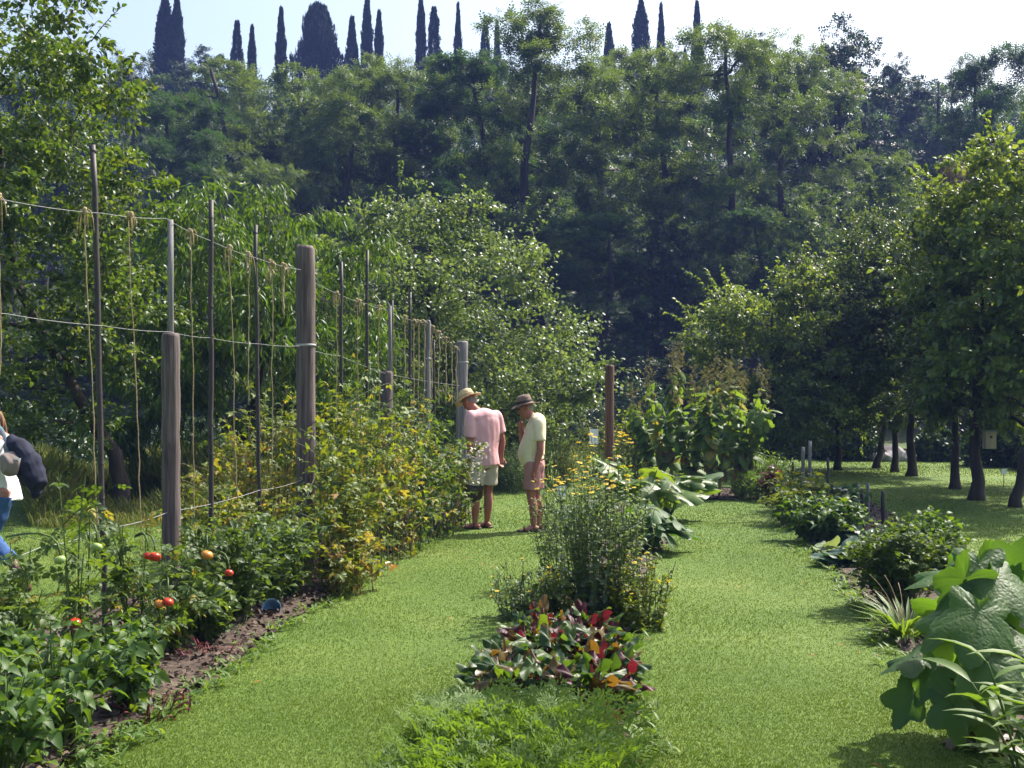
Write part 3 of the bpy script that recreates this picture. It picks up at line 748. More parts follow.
orchard(41, 1015, 507, 112, 108, 'nearest orchard tree with a leaning trunk and large leaves at the right edge', M['pear'], 452, lean=.25, nc=66, size=.11, nl=300, dx=.35, tr=.085)
orchard(42, 976, 500, 180, 78, 'orchard tree with the thickest upright trunk, carrying a wooden nest box', M['pear_dark'], 440, tr=.115, dx=.1)
orchard(43, 955, 489, 190, 70, 'thin-trunked orchard tree just left of the thickest trunk', M['pear_dark'], 446, tr=.09)
orchard(44, 911, 476, 195, 64, 'orchard tree with a low forked trunk in the middle of the row', M['pear_dark'], 436, tr=.105)
orchard(45, 895, 472, 205, 62, 'straight-trunked orchard tree just left of the forked one', M['pear_dark'], 432, tr=.085)
orchard(46, 876, 468, 215, 62, 'farthest orchard tree in the row, its trunk bending right', M['pear'], 432, lean=.3, tr=.085)
orchard(47, 772, 474, 268, 80, 'light green rounded orchard tree behind the tall seeding plants', M['pear'], 455, nc=80, size=.1, tr=.085)
orchard(48, 838, 470, 230, 66, 'dull green orchard tree between the light green one and the trunks', M['pear_dark'], 440, nc=66, tr=.085)
orchard(49, 1052, 486, 160, 92, 'orchard tree cut by the right edge behind the leaning trunk', M['pear_dark'], 440, nc=60, tr=.1)


# dark round shrubs and hedges at the back of the lawn
def round_shrub(seed, px, py, half, top, label, mat=None, n=6000, name='shrub'):
    x, Y = G(px, py); R = half / F * Y; h = Z_at(top, Y); r = np.random.default_rng(seed)
    root = thing(name, label, 'shrub', (x, Y, 0), 0, 'dark shrubs behind the lawn')
    u = rnd_unit(r, n); u[:, 2] = np.abs(u[:, 2])
    lump = 1 + .12 * np.sin(u[:, 0] * 7 + seed) * np.sin(u[:, 2] * 9 + u[:, 1] * 5)
    P = u * [R, R, h] * (lump * r.random(n) ** .2)[:, None]
    MB().scatter(T_DIA, P, u * .6 + rnd_unit(r, n), u + rnd_unit(r, n) * .7, r.uniform(.08, .17, n)).build('foliage', mat or M['shrub'], root)
    st = MB()
    for k in range(9):
        a = k * 2.4; st.tube(bez((0, 0, -.02), (math.cos(a) * R * .3, math.sin(a) * R * .3, h * .4), (math.cos(a) * R * .6, math.sin(a) * R * .6, h * .75), 5), np.linspace(.03, .008, 5), 5)
    st.build('stems', M['bark'], root)
    return root


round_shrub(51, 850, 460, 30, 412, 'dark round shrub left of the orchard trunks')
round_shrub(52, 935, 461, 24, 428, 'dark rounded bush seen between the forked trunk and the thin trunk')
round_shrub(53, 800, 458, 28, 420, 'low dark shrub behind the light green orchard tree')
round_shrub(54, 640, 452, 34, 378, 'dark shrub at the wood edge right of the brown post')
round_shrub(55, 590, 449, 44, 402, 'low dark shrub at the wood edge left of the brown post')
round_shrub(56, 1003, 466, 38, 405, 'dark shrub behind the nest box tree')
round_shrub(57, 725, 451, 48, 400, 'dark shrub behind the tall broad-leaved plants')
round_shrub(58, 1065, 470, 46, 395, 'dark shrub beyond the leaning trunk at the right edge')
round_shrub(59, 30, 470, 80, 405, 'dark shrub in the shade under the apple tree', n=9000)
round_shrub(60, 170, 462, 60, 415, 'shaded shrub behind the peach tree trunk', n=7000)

# pale boulder seen between the orchard trunks
x, Y = G(886, 461)
bm = bmesh.new(); bmesh.ops.create_icosphere(bm, subdivisions=3, radius=1)
rr = random.Random(8)
for v in bm.verts:
    v.co.x *= .62 * (1 + .12 * math.sin(v.co.y * 5)); v.co.y *= .45; v.co.z = max(-.2, v.co.z * (.30 + .3 * v.co.x) + .06 * math.sin(v.co.x * 9 + v.co.y * 7)) + .05
me = bpy.data.meshes.new('boulder'); bm.to_mesh(me); bm.free(); me.materials.append(solid('pale_stone', [(.16, .145, .15), (.26, .24, .25), (.36, .33, .33)], 4, .9, bump=.4))
o = bpy.data.objects.new('boulder', me); COL.objects.link(o); o.location = (x, Y, 0); tag(o, 'pale grey boulder on the grass between two orchard trunks', 'boulder')

# nest box on the thick trunk
x, Y = G(976, 500)
nb = thing('nest_box', 'small pale wooden nest box fixed to the thickest orchard trunk', 'nest box', (x + .12, Y - .24, Z_at(448, Y)))
MB().box((0, 0, .14), (.17, .14, .28)).build('box', M['bamboo'], nb)
bm_ = MB().box((0, -.012, .293), (.21, .19, .022)).build('lid', M['post_grey'], nb)
MB().lathe([(0, 0), (.02, 0), (.02, .004), (0, .004)], n=12).build('entrance_shade_disc', M['steel'], nb, (0, -.073, .19)).rotation_euler = (math.radians(90), 0, 0)  # dark disc on the front, its colour standing in for the shade inside an entrance

# tall meadow grass beyond the trellis
r = np.random.default_rng(90)
M['meadow'] = leaf_mat('meadow_blade', [(.06, .1, .02), (.1, .14, .03), (.16, .18, .05), (.26, .22, .09)], .4, (1.3, 1.25, .5), .6, .3)
n = 26000; Y = r.uniform(14.5, 21, n); x = X_at(r.uniform(30, 300, n), Y)
k = np.sin(x * 1.3) + np.sin(Y * 1.7 + x) > -1.1; x, Y = x[k], Y[k]; n = len(x)
mb = MB().scatter(T_BLADE, np.stack([x, Y, np.zeros(n)], -1), rnd_unit(r, n) * .35 + [0, 0, 1], rnd_unit(r, n), r.uniform(.3, .8, n) * (.12 + .88 * np.clip((Y - 14.4) / 3.2, 0, 1)) * (1 + .3 * np.sin(x * 2.1 + Y)))
tag(mb.build('meadow_grass', M['meadow']), 'tall yellowing grass under the fruit trees beyond the trellis', 'grass', kind='stuff')
# ------------------------------------------------------------------ trellis of posts, stakes, cords and twines
def TR(px):
    """point of the trellis row seen at a pixel column"""
    Y = 4.86 / (.26 - (px - 512) / F); return X_at(px, Y), Y


def round_post(name, px, top, dia_px, mat, label, cat='post', pole_top=None, pole_dia=.05, group='trellis posts', sides=18, Y=None, X=None):
    if Y is None: X, Y = TR(px)
    h = Z_at(top, Y); rd = dia_px / F * Y / 2
    root = thing(name, label, cat, (X, Y, 0), random.Random(px).uniform(0, 6), group)
    rr = np.random.default_rng(px); z = np.linspace(-.1, h - .03, 16)
    rad = rd * (1 + rr.normal(0, .012, 16))
    mb = MB(); pts = np.stack([rr.normal(0, .003, 16), rr.normal(0, .003, 16), z], -1)
    pts = np.concatenate([pts, [[0, 0, h - .01], [0, 0, h]]]); rad = np.concatenate([rad, [rd * .93, rd * .72]])
    mb.tube(pts, rad, sides).build('shaft', mat, root)
    for zz in (2.18,):
        if zz < h: MB().lathe([(rd + .001, -.012), (rd + .009, -.006), (rd + .009, .006), (rd + .001, .012)], n=14).build('wire_wrap', M['wire'], root, (0, 0, zz))
    if pole_top is not None:
        ph = Z_at(pole_top, Y)
        MB().tube([(-rd * .55, -rd * .2, h - .5), (-rd * .5, -rd * .2, (h + ph) / 2), (-rd * .45, -rd * .2, ph)], [pole_dia / 2 * 1.05, pole_dia / 2, pole_dia / 2 * .9], 8).build('extension_pole', M['bamboo'] if pole_dia < .045 else M['post_grey'], root)
    return root


round_post('wooden_post', 171, 333, 18, M['post'], 'squared-off weathered post carrying a thinner pole, nearest post of the trellis', pole_top=219, pole_dia=.048)
round_post('wooden_post', 306, 246, 19, M['post'], 'tallest and thickest rounded weathered trellis post', )
round_post('wooden_post', 387, 371, 12, M['post'], 'shorter trellis post carrying a pole, half buried in bean leaves', pole_top=306, pole_dia=.045)
round_post('wooden_post', 462, 341, 12, M['post_grey'], 'grey post at the far end of the trellis behind the straw hat')
round_post('wooden_pole', 428, 320, 5, M['post_grey'], 'slender pale pole near the far end of the trellis', 'pole')
round_post('wooden_post', 610, 365, 9, M['post_brown'], 'smooth brown round post standing in the middle flower bed', X=1.27, Y=14.8, group='bed posts')


def stake(px, top, label, dia=.034, lean=0.0, mat='steel', X=None, Y=None, group='dark trellis stakes', name='garden_stake', cat='stake'):
    if Y is None: X, Y = TR(px)
    h = Z_at(top, Y)
    z = np.linspace(-.1, h, 12); rr = np.random.default_rng(px)
    pts = np.stack([-lean * (z / h) + rr.normal(0, .003, 12), np.zeros(12), z], -1)
    mb = MB().tube(pts, dia / 2, 8)
    if h > 1.5:
        for q in np.arange(.25, h, .24): mb.lathe([(dia / 2, -.008), (dia / 2 + .003, 0), (dia / 2, .008)], (-lean * q / h, 0, q), 8)
    o = mb.build(name, M[mat]); o.location = (X, Y, 0)
    return tag(o, label, cat, group)


stake(105, 145, 'tallest dark stake of the trellis, first from the left, in front of the apple tree', lean=.08, dia=.042)
stake(211, 200, 'dark stake between the pole-topped post and the tallest post', dia=.042)
stake(260, 225, 'dark leaning stake just left of the tallest weathered post', dia=.036, lean=.04)
stake(341, 262, 'dark stake right of the tallest weathered post', dia=.036)
stake(367, 250, 'dark stake rising above the bean leaves, second right of the tallest post', dia=.036)
stake(392, 300, 'thin dark stake just behind the shorter pole-topped post', dia=.026)
stake(410, 292, 'dark stake midway between the shorter post and the pale pole', dia=.036)
stake(434, 340, 'short dark stake right beside the slender pale pole', dia=.03)

# cords
def cord(name, pts, label, rad=.0019, sag=.05):
    out = []
    for a, b in zip(pts[:-1], pts[1:]):
        a, b = np.array(a, float), np.array(b, float); n = 10
        for i in range(n): t = i / n; out.append(a + (b - a) * t - [0, 0, sag * 4 * t * (1 - t)])
    out.append(np.array(pts[-1], float))
    o = MB().tube(out, rad, 5).build(name, M['wire'])
    return tag(o, label, 'cord', 'white cords of the trellis')


def tp(px, py):
    X, Y = TR(px); return (X, Y - .03, Z_at(py, Y))


top_nodes = [(-60, 188), (8, 201), (105, 214), (167, 219), (211, 241), (259, 259), (301, 270)]
cord('top_cord', [tp(*q) for q in top_nodes], 'white cord along the trellis top, ending at the tallest post', sag=.012)
cord('top_cord', [tp(*q) for q in [(311, 280), (341, 295), (367, 304), (385, 309), (410, 320), (428, 323), (462, 352)]], 'white cord along the trellis top, beyond the tallest post', sag=.012)
cord('middle_cord', [tp(*q) for q in [(-60, 306), (8, 314), (105, 326), (171, 332), (211, 338), (260, 344), (300, 346)]], 'white cord at mid height, tied to the pole-topped post', sag=.01)
cord('middle_cord', [tp(*q) for q in [(312, 350), (341, 356), (387, 374), (462, 386)]], 'white cord at mid height beyond the tallest post', sag=.01)
cord('low_cord', [tp(*q) for q in [(-40, 570), (44, 546), (105, 528), (171, 511), (260, 490), (306, 478)]], 'white cord low on the trellis among the tomato stems', sag=.02, rad=.0024)


# twines
def wire_y(px):
    xs = [q[0] for q in top_nodes] + [311, 341, 367, 385, 410, 428, 462]; ys = [q[1] for q in top_nodes] + [280, 295, 304, 309, 320, 323, 352]
    return float(np.interp(px, xs, ys))


def twine(px, end, label, sway=0.0, rad=.0042, knot=1.0):
    X, Y = TR(px); zt = Z_at(wire_y(px), Y); zb = max(.12, Z_at(end, Y)); rr = np.random.default_rng(px * 7)
    root = thing('twine', label, 'twine', (X, Y - .03, zt), 0, 'jute twines hanging from the top cord')
    n = 26; z = np.linspace(0, zb - zt, n); w = np.cumsum(rr.normal(0, .0035, n)); w -= np.linspace(0, w[-1], n)
    MB().tube(np.stack([w + sway * np.linspace(0, 1, n), rr.normal(0, .002, n), z], -1), rad * (1 + rr.normal(0, .12, n)), 5).build('strand', M['twine'], root)
    kb = MB()
    for i in range(int(7 * knot)):
        a = rr.uniform(0, 6.28); d = rr.uniform(.015, .06); l = rr.uniform(.03, .17) * knot
        kb.tube(bez((0, 0, .012), (math.cos(a) * d, math.sin(a) * d * .6, .03), (math.cos(a) * d * 1.1, math.sin(a) * d * .5, -l), 6), .0028, 4)
    for i in range(3): kb.lathe([(0, -.018), (.014, -.01), (.018, 0), (.014, .012), (0, .018)], (rr.normal(0, .012), 0, rr.normal(0, .01)), 8)
    kb.build('knot', M['twine'], root)


twine(1, 436, 'jute twine at the left edge, above the woman', knot=1.2)
twine(86, 560, 'jute twine with a bushy knot, left of the tallest dark stake', sway=.10, knot=1.3)
twine(130, 600, 'jute twine between the tallest dark stake and the pole-topped post', sway=.12)
twine(192, 560, 'jute twine just right of the pole-topped post', sway=.02)
twine(229, 500, 'jute twine right of the second dark stake', sway=.08)
twine(249, 405, 'jute twine close to the leaning stake, ending high', knot=1.4)
twine(272, 480, 'long jute twine left of the tallest post', knot=1.4)
twine(284, 315, 'short cut-off twine end nearest the tallest post', rad=.011)
twine(337, 430, 'jute twine just right of the tallest post')
twine(358, 440, 'jute twine between the two stakes beyond the tallest post')
twine(379, 420, 'jute twine left of the shorter pole-topped post')
for px in (405, 414, 419, 424): twine(px, 425, 'thin jute twine in the cluster left of the slender pale pole', rad=.006, knot=.7)
for px in (432, 439, 446, 452, 457): twine(px, 405, 'thin jute twine in the cluster between pale pole and far grey post', rad=.0065, knot=.7)

# low stakes and pegs in the right bed
BP = 'low stakes of the right bed'


def peg(px, py, top, dia_px, label, mat):
    X, Y = G(px, py); stake(px, top, label, dia=dia_px / F * Y, mat=mat, X=X, Y=Y, group=BP, name='wooden_peg' if mat != 'steel' else 'garden_stake')


peg(828, 522, 458, 2.6, 'thin black stake, tallest in the right bed', 'steel')
peg(803, 503, 447, 3.6, 'pale grey stake near the burgundy plant, left of a pair', 'post_grey')
peg(810, 505, 441, 3.4, 'grey stake near the burgundy plant, taller of a pair', 'post_grey')
peg(793, 500, 462, 2.4, 'small dark stake nearest the burgundy plant', 'steel')
peg(858, 518, 483, 3.2, 'left of three short pegs on the right bed edge', 'post_grey')
peg(862, 521, 489, 3.2, 'dark middle one of three short pegs on the right bed edge', 'steel')
peg(868, 523, 483, 3.6, 'brown thicker one of three short pegs on the right bed edge', 'post_grey')
peg(883, 528, 491, 4.2, 'dark square-cut peg standing apart, right of the three pegs', 'steel')


def plant_label(px, py, z, w, h, label, Y):
    x = X_at(px, Y); root = thing('plant_label', label, 'plant label', (x, Y, 0), .15, 'white plant labels')
    MB().box((0, 0, z), (w, .006, h)).build('plate', M['label'], root)
    MB().tube([(0, .008, -.05), (0, .008, z + h * .3)], .006, 6).build('rod', M['steel'], root)


plant_label(594, 433, 1.17, .115, .2, 'upper white plant label left of the brown post', 14.9)
plant_label(561, 487, .53, .11, .12, 'small pale blue plant label low among the yellow flowers', 14.0)
plant_label(1004, 0, .30, .1, .1, 'white plant label on the far grass by the leaning trunk', 21.5)
# ------------------------------------------------------------------ bed plants
def stems_and_leaves(r, n_stems, h, spread, base_r, leaf, per, size, lean=.5, up=.35, start=.15, droop=.25, branch=0, jitter=.5, thick=.006, flat_n=1.0):
    """stem paths plus leaf anchor arrays (P, D, N, S)"""
    st, P, D, N, S = [], [], [], [], []
    for i in range(n_stems):
        a = r.uniform(0, 2 * math.pi); q = math.sqrt(r.random()); hh = h * (1 - .35 * q * q) * r.uniform(.75, 1.05)
        b = np.array([math.cos(a) * base_r * q, math.sin(a) * base_r * q, -.03]); e = np.array([math.cos(a) * spread * q, math.sin(a) * spread * q, hh])
        m = b * .6 + e * .4 + np.array([-math.cos(a), -math.sin(a), 0]) * spread * .1 + [0, 0, hh * .15] + r.normal(0, .04 * h, 3) * [1, 1, .3]
        pp = bez(b, m, e, 8); st.append((pp, thick * (1 - .6 * np.linspace(0, 1, 8))))
        paths = [pp]
        for _ in range(branch):
            k = r.integers(2, 7); o = rnd_unit(r, 1)[0] * [1, 1, .35]; o = unit(o + [math.cos(a) * .4, math.sin(a) * .4, .5]) * h * r.uniform(.18, .4)
            bp = bez(pp[k], pp[k] + o * .5 + [0, 0, .04 * h], pp[k] + o, 5); st.append((bp, thick * .55 * (1 - .5 * np.linspace(0, 1, 5)))); paths.append(bp)
        for j, pth in enumerate(paths):
            n = per if j == 0 else max(2, per // 2)
            t = (start + (1 - start) * (np.arange(n) + r.random(n) * .8) / n) if j == 0 else (np.arange(n) + .6) / n
            t = np.clip(t, 0, 1); x = np.stack([np.interp(t, np.linspace(0, 1, len(pth)), pth[:, c]) for c in range(3)], -1)
            phi = np.arange(n) * 2.4 + r.uniform(0, 6); d = np.stack([np.cos(phi), np.sin(phi), np.full(n, up)], -1) + r.normal(0, jitter * .5, (n, 3)) - [0, 0, droop]
            P.append(x); D.append(d); N.append(np.array([0, 0, flat_n]) + r.normal(0, jitter * .6, (n, 3))); S.append(size * r.uniform(.6, 1.15, n) * (1 - .35 * t * 0))
    return st, np.concatenate(P), np.concatenate(D), np.concatenate(N), np.concatenate(S)


def plant(name, label, cat, loc, seed, n_stems, h, spread, leaf, per, size, mats, group=None, base_r=.08, mix=None, stem_mat='stem', scale=1, gaps=0.0, **kw):
    """a leafy plant: mats is one leaf material or several with shares `mix` (fn of height share)"""
    r = np.random.default_rng(seed)
    root = thing(name, label, cat, loc, 0, group)
    st, P, D, N, S = stems_and_leaves(r, n_stems, h, spread, base_r, leaf, per, size, **kw)
    sb = MB()
    for pp, rad in st: sb.tube(pp, rad, 4, cap=False)
    sb.build('stems', M[stem_mat], root)
    if not isinstance(mats, (list, tuple)): mats = [mats]
    lb = MB()
    if len(mats) == 1: lb.scatter(leaf, P, D, N, S)
    else:
        w = np.array([mix(z / h) for z in P[:, 2]]); c = w.cumsum(1) / w.sum(1, keepdims=True); u = r.random(len(P))[:, None]; k = (u > c).sum(1)
        for i in range(len(mats)):
            q = k == i; lb.scatter(leaf, P[q], D[q] - ([0, 0, .5] if i else [0, 0, 0]), N[q], S[q], i)
    lb.build('foliage', [M[x] for x in mats], root)
    return root


SPH = MB().lathe([(0, -.78), (.45, -.74), (.8, -.5), (1, -.05), (.95, .35), (.7, .66), (.35, .76), (0, .68)], n=14)
SPH_ME = {}


def tomato(root, p, rad, mat, px=None):
    if mat not in SPH_ME: SPH_ME[mat] = SPH.mesh('tomato'); SPH_ME[mat].materials.append(M[mat])
    o = bpy.data.objects.new('tomato', SPH_ME[mat]); COL.objects.link(o); o.parent = root; o.location = p; o.scale = (rad, rad, rad * .92)
    o.rotation_euler = (.2, .25, p[0] * 9)
    cb = MB()
    for k in range(5):
        a = k * 1.257; cb.scatter(T_NEEDLE, [(0, 0, .68)], [(math.cos(a), math.sin(a), .15)], [(0, 0, 1)], [.6])
    cb.tube([(0, 0, .66), (.1, 0, 1.1), (.3, 0, 1.7)], .07, 5)
    cb.build('calyx', M['stem'], o)


def at(px, py, Y): return np.array([X_at(px, Y), Y, Z_at(py, Y)])


# peppers at the near left corner
PG = 'bushy pepper plants of the near left bed'
for i, (px, py, h, sp, lab) in enumerate([
        (-6, 790, .62, .3, 'pepper plant cut by the left edge at the bottom corner'),
        (62, 748, .60, .3, 'pepper plant with big shiny leaves, second from the bottom left corner'),
        (136, 712, .46, .25, 'low pepper plant hanging over the red-stemmed seedlings'),
        (14, 706, .5, .28, 'pepper plant behind the bottom corner ones, under the woman'),
        (104, 684, .42, .28, 'low pepper plant right under the two nearest red tomatoes')]):
    x, y = G(px, py)
    plant('pepper_plant', lab, 'pepper plant', (x, y, 0), 100 + i, 15, h, sp, T_OVATE2, 11, .085, 'pepper', PG, branch=3, up=.25, droop=.35, jitter=.8, thick=.008)
x, y = G(112, 752)
plant('seedling', 'small pale green seedling on the soil at the bed corner', 'plant', (x, y, 0), 120, 7, .14, .16, T_OVATE, 4, .06, 'pale', thick=.003)
x, y = G(60, 770)
plant('seedling', 'pale leafy seedling at the bottom edge of the left bed', 'plant', (x, y, 0), 121, 9, .18, .18, T_OVATE, 5, .06, 'pale', thick=.003)
for i, (px, py, s, lab) in enumerate([(150, 716, 1.0, 'red-stemmed seedlings beside the low pepper plant'), (206, 660, .9, 'red dried stems at the foot of the tomato with two fruits')]):
    x, y = G(px, py); r = np.random.default_rng(130 + i); root = thing('amaranth_plant', lab, 'plant', (x, y, 0), 0, 'red-stemmed plants of the left bed')
    sb, lb = MB(), MB()
    for k in range(22):
        a = r.uniform(0, 6.28); q = .2 * math.sqrt(r.random()) * s; e = np.array([math.cos(a) * q * 1.3, math.sin(a) * q * 1.3, r.uniform(.03, .12) * s])
        sb.tube(bez((e[0] * .6, e[1] * .6, 0), (e[0] * .7, e[1] * .7, e[2] * .9), e, 5), .0035, 4)
        lb.scatter(T_LANCE, [e, e * [1, 1, .7]], rnd_unit(r, 2), [(0, 0, 1)] * 2, [.07, .05])
    sb.build('stems', M['red_stem'], root); lb.build('foliage', M['beet_red'], root)

# tomatoes tied up the twines
TG = 'tomato plants tied to the twines'
tom = [(6, 690, 1.0, .24, 'tall tomato plant at the left edge covering the woman\'s legs', [(60, 560, 'tom_green', .034)]),
       (84, 668, 1.35, .24, 'sparse tomato plant climbing the bushy-knotted twine', [(75, 623, 'tom_red', .04), (97, 547, 'tom_green', .036)]),
       (135, 652, 1.05, .24, 'tomato plant with one red fruit high up, left of the pole-topped post', [(155, 557, 'tom_red', .042), (148, 556, 'tom_red', .034)]),
       (168, 655, .85, .26, 'tomato plant with a pair of orange-red fruits, at the nearest post', [(159, 604, 'tom_orange', .036), (168, 602, 'tom_red', .037)]),
       (206, 632, .8, .26, 'tomato plant with an orange fruit beside the second stake', [(207, 555, 'tom_orange', .045), (229, 573, 'tom_red', .034), (226, 609, 'tom_green', .038), (196, 622, 'tom_green', .036)])]
for i, (px, py, h, sp, lab, fr) in enumerate(tom):
    x, y = G(px, py)
    root = plant('tomato_plant', lab, 'tomato plant', (x, y, 0), 140 + i, (7, 5, 5, 6, 8)[i], h, sp, T_TOM, 13, .15, ['tomato', 'yellow'], TG, branch=2, up=.1, droop=.35, jitter=.8, start=.04, thick=.008, mix=lambda t: (1, .05 if t > .4 else .12))
    for (fx, fy, mt, rad) in fr:
        p = at(fx, fy, y - .22); rad = rad * .92; tomato(root, p - [x, y, 0], rad, mt)
        MB().tube(bez(p - [x, y, -rad], p - [x, y, -.2], (0, 0, max(.15, p[2] + .1)), 6), .006, 5).build('fruit_stalk', M['stem'], root)

# bushy green plants
GG = 'bushy green plants below the trellis'
for i, (px, py, h, sp, lab) in enumerate([
        (236, 624, .72, .30, 'bushy green pepper plant just right of the orange tomato'),
        (268, 608, .80, .33, 'bushy green pepper plant with a green fruit, in front of the leaning stake'),
        (290, 598, .55, .24, 'small bushy pepper plant left of the tallest post foot'),
        (206, 644, .42, .24, 'low bushy plant at the soil edge below the pair of tomatoes')]):
    x, y = G(px, py)
    root = plant('pepper_plant', lab, 'pepper plant', (x, y, 0), 160 + i, 26, h * 1.12, sp * 1.1, T_OVATE, 13, .075, 'tomato', GG, branch=3, up=.3, droop=.3, jitter=.9, thick=.006)
    if i == 1: tomato(root, at(262, 575, y - .3) - [x, y, 0], .035, 'tom_green')
x, y = G(264, 612)
o = MB().lathe([(0, 0), (.055, 0), (.07, .1), (.073, .1), (.058, .006), (0, .006)], n=14).build('flower_pot', solid('blue_plastic', [(.13, .26, .42), (.18, .33, .5)], 6, .4)); o.location = (x + .08, y - .08, .03); o.rotation_euler = (1.2, .4, 0)
tag(o, 'small blue plastic pot lying at the soil edge under the bushy plants', 'pot')
x, y = G(450, 520)
wc = thing('watering_can', 'pale blue plastic can on the soil left of the man in pink', 'watering can', (x, y, 0), .6)
bl = solid('pale_blue_plastic', [(.3, .45, .6), (.4, .55, .7)], 5, .4)
MB().lathe([(0, 0), (.1, 0), (.105, .02), (.095, .22), (.07, .25), (.062, .25), (.088, .215), (.095, .02), (0, .012)], n=18).build('body', bl, wc)
MB().tube(bez((.09, 0, .06), (.2, 0, .12), (.26, 0, .27), 7), np.linspace(.025, .014, 7), 8).build('spout', bl, wc)
MB().tube(bez((-.09, 0, .05), (-.24, 0, .2), (-.02, 0, .31), 9), .011, 7).build('handle', bl, wc)
x, y = G(382, 570)
o = MB().scatter(T_OVATE, [(0, 0, .03), (.06, 0, .05), (-.05, .02, .05)], [(1, .2, .2), (-.4, 1, .3), (.2, -1, .4)], [(0, 0, 1)] * 3, [.12, .1, .12]).build('plastic_tag', M['label']); o.location = (x, y, 0)
tag(o, 'crumpled white plastic tag at the foot of the bean vines', 'tag')

# bean and raspberry vines
BG = 'leafy bean vines on the trellis'
beans = [(262, 560, 398, .42, 'bean vine with orange dying leaves, left of the tallest post', 'y'),
         (232, 566, 452, .32, 'yellowing bean vine behind the second dark stake', 'y'),
         (334, 588, 455, .30, 'yellow-green bean vine in front, right of the tallest post', 'm'),
         (356, 574, 405, .34, 'tall bean vine with pale tips under the stake beyond the tallest post', 'm'),
         (374, 566, 392, .32, 'tall bean vine left of the shorter pole-topped post', 'm'),
         (394, 556, 425, .34, 'bean vine with yellow leaves at the shorter pole-topped post', 'y'),
         (408, 549, 420, .34, 'green bean vine right of the shorter pole-topped post', 'g'),
         (422, 543, 418, .32, 'green bean vine below the slender pale pole', 'g'),
         (436, 535, 440, .30, 'bean vine beside the far grey post, lower than its neighbours', 'g'),
         (455, 527, 455, .34, 'low bean vine nearest the man in pink', 'm'),
         (345, 592, 520, .30, 'low tangle of thin bean stems at the soil edge', 'y')]
beans += [(204, 585, 470, .30, 'bean vine with pale leaves just right of the pole-topped post', 'm'), (280, 554, 385, .30, 'bean vine climbing between the leaning stake and the tallest post', 'm'),
          (336, 560, 385, .26, 'bean vine climbing high right beside the tallest post', 'm'), (360, 552, 380, .28, 'bean vine climbing the stakes beyond the tallest post', 'g'), (416, 536, 400, .28, 'bean vine climbing into the twine cluster', 'g'), (248, 585, 500, .32, 'yellowing bean vine low in front of the leaning stake', 'y')]
for i, (px, py, top, sp, lab, kd) in enumerate(beans):
    x, y = G(px, py); h = Z_at(top, y)
    mx = {'y': lambda t: (.9, .3 if t < .75 else .1, .10 if t < .6 else .02), 'm': lambda t: (1, .2 if t < .6 else .06, .04 if t < .4 else .01), 'g': lambda t: (1, .08, .02)}[kd]
    plant('bean_vine', lab, 'bean vine', (x, y, 0), 180 + i, 13, h * 1.15, sp, T_TRI, 14, .10, ['bean' if kd != 'g' else 'tomato', 'yellow', 'orange'], BG, base_r=.25, branch=3, up=.2, droop=.45, jitter=.9, thick=.007, mix=mx, stem_mat='tan_stem' if kd == 'y' else 'stem', start=.05)
# blossom sprig reaching in front of the man in pink
x, y = G(452, 538); r = np.random.default_rng(222)
root = thing('flowering_sprig', 'arching sprig of small whitish blossom in front of the man in pink', 'plant', (x, y, 0))
sb, lb, fb = MB(), MB(), MB()
for k in range(9):
    p = at(r.uniform(466, 496), r.uniform(446, 484), y - .1) - [x, y, 0]
    b = bez((0, 0, .0), (p[0] * .3, p[1], p[2] * .9), p, 9); sb.tube(b, np.linspace(.005, .002, 9), 4)
    q = b[r.integers(5, 9, 7)] + r.normal(0, .03, (7, 3)); lb.scatter(T_OVATE, q, rnd_unit(r, 7) + [0, 0, -.2], rnd_unit(r, 7) * .5 + [0, 0, 1], r.uniform(.05, .08, 7))
    q = p + r.normal(0, .045, (9, 3)); fb.scatter(T_ROUND, q, rnd_unit(r, 9), rnd_unit(r, 9) * .6 + [0, 0, 1], r.uniform(.025, .05, 9))
sb.build('stems', M['tan_stem'], root); lb.build('foliage', M['bean'], root); fb.build('blossom', M['white_petal'], root)

# ------------------------------------------------------------------ middle bed
# carrots
r = np.random.default_rng(300); n = 1300; y = r.uniform(4.25, 5.62, n); x = r.uniform(-.62, .55, n)
k = (x > -.53 + .10 * (y - 4.4)) & (x < .42 - .28 * np.maximum(0, y - 4.9)); x, y = x[k], y[k]; n = len(x)
a = r.uniform(0, 6.28, n); edge = np.clip((x + .5) * 4, 0, 1) * np.clip((5.62 - y) * 3, .3, 1)
cf = MB().scatter(T_FERN, np.stack([x, y, np.zeros(n)], -1), np.stack([np.cos(a) * .55, np.sin(a) * .55, .6 + .5 * r.random(n)], -1), np.stack([-np.cos(a), -np.sin(a), .6 * np.ones(n)], -1), r.uniform(.24, .42, n) * (.55 + .45 * edge))
tag(cf.build('carrot_tops', M['carrot']), 'feathery bright green carrot tops at the front of the middle bed', 'carrot tops', kind='stuff')


# beets
def beet_leaf_shape(seed):
    v, t = big_leaf(3, .04, 30, .24, .22, seed, .1, .6, .04, 5); v = v.copy(); v[:, 1] += .0
    return v, t


BT = [beet_leaf_shape(s) for s in (1, 2, 3)]


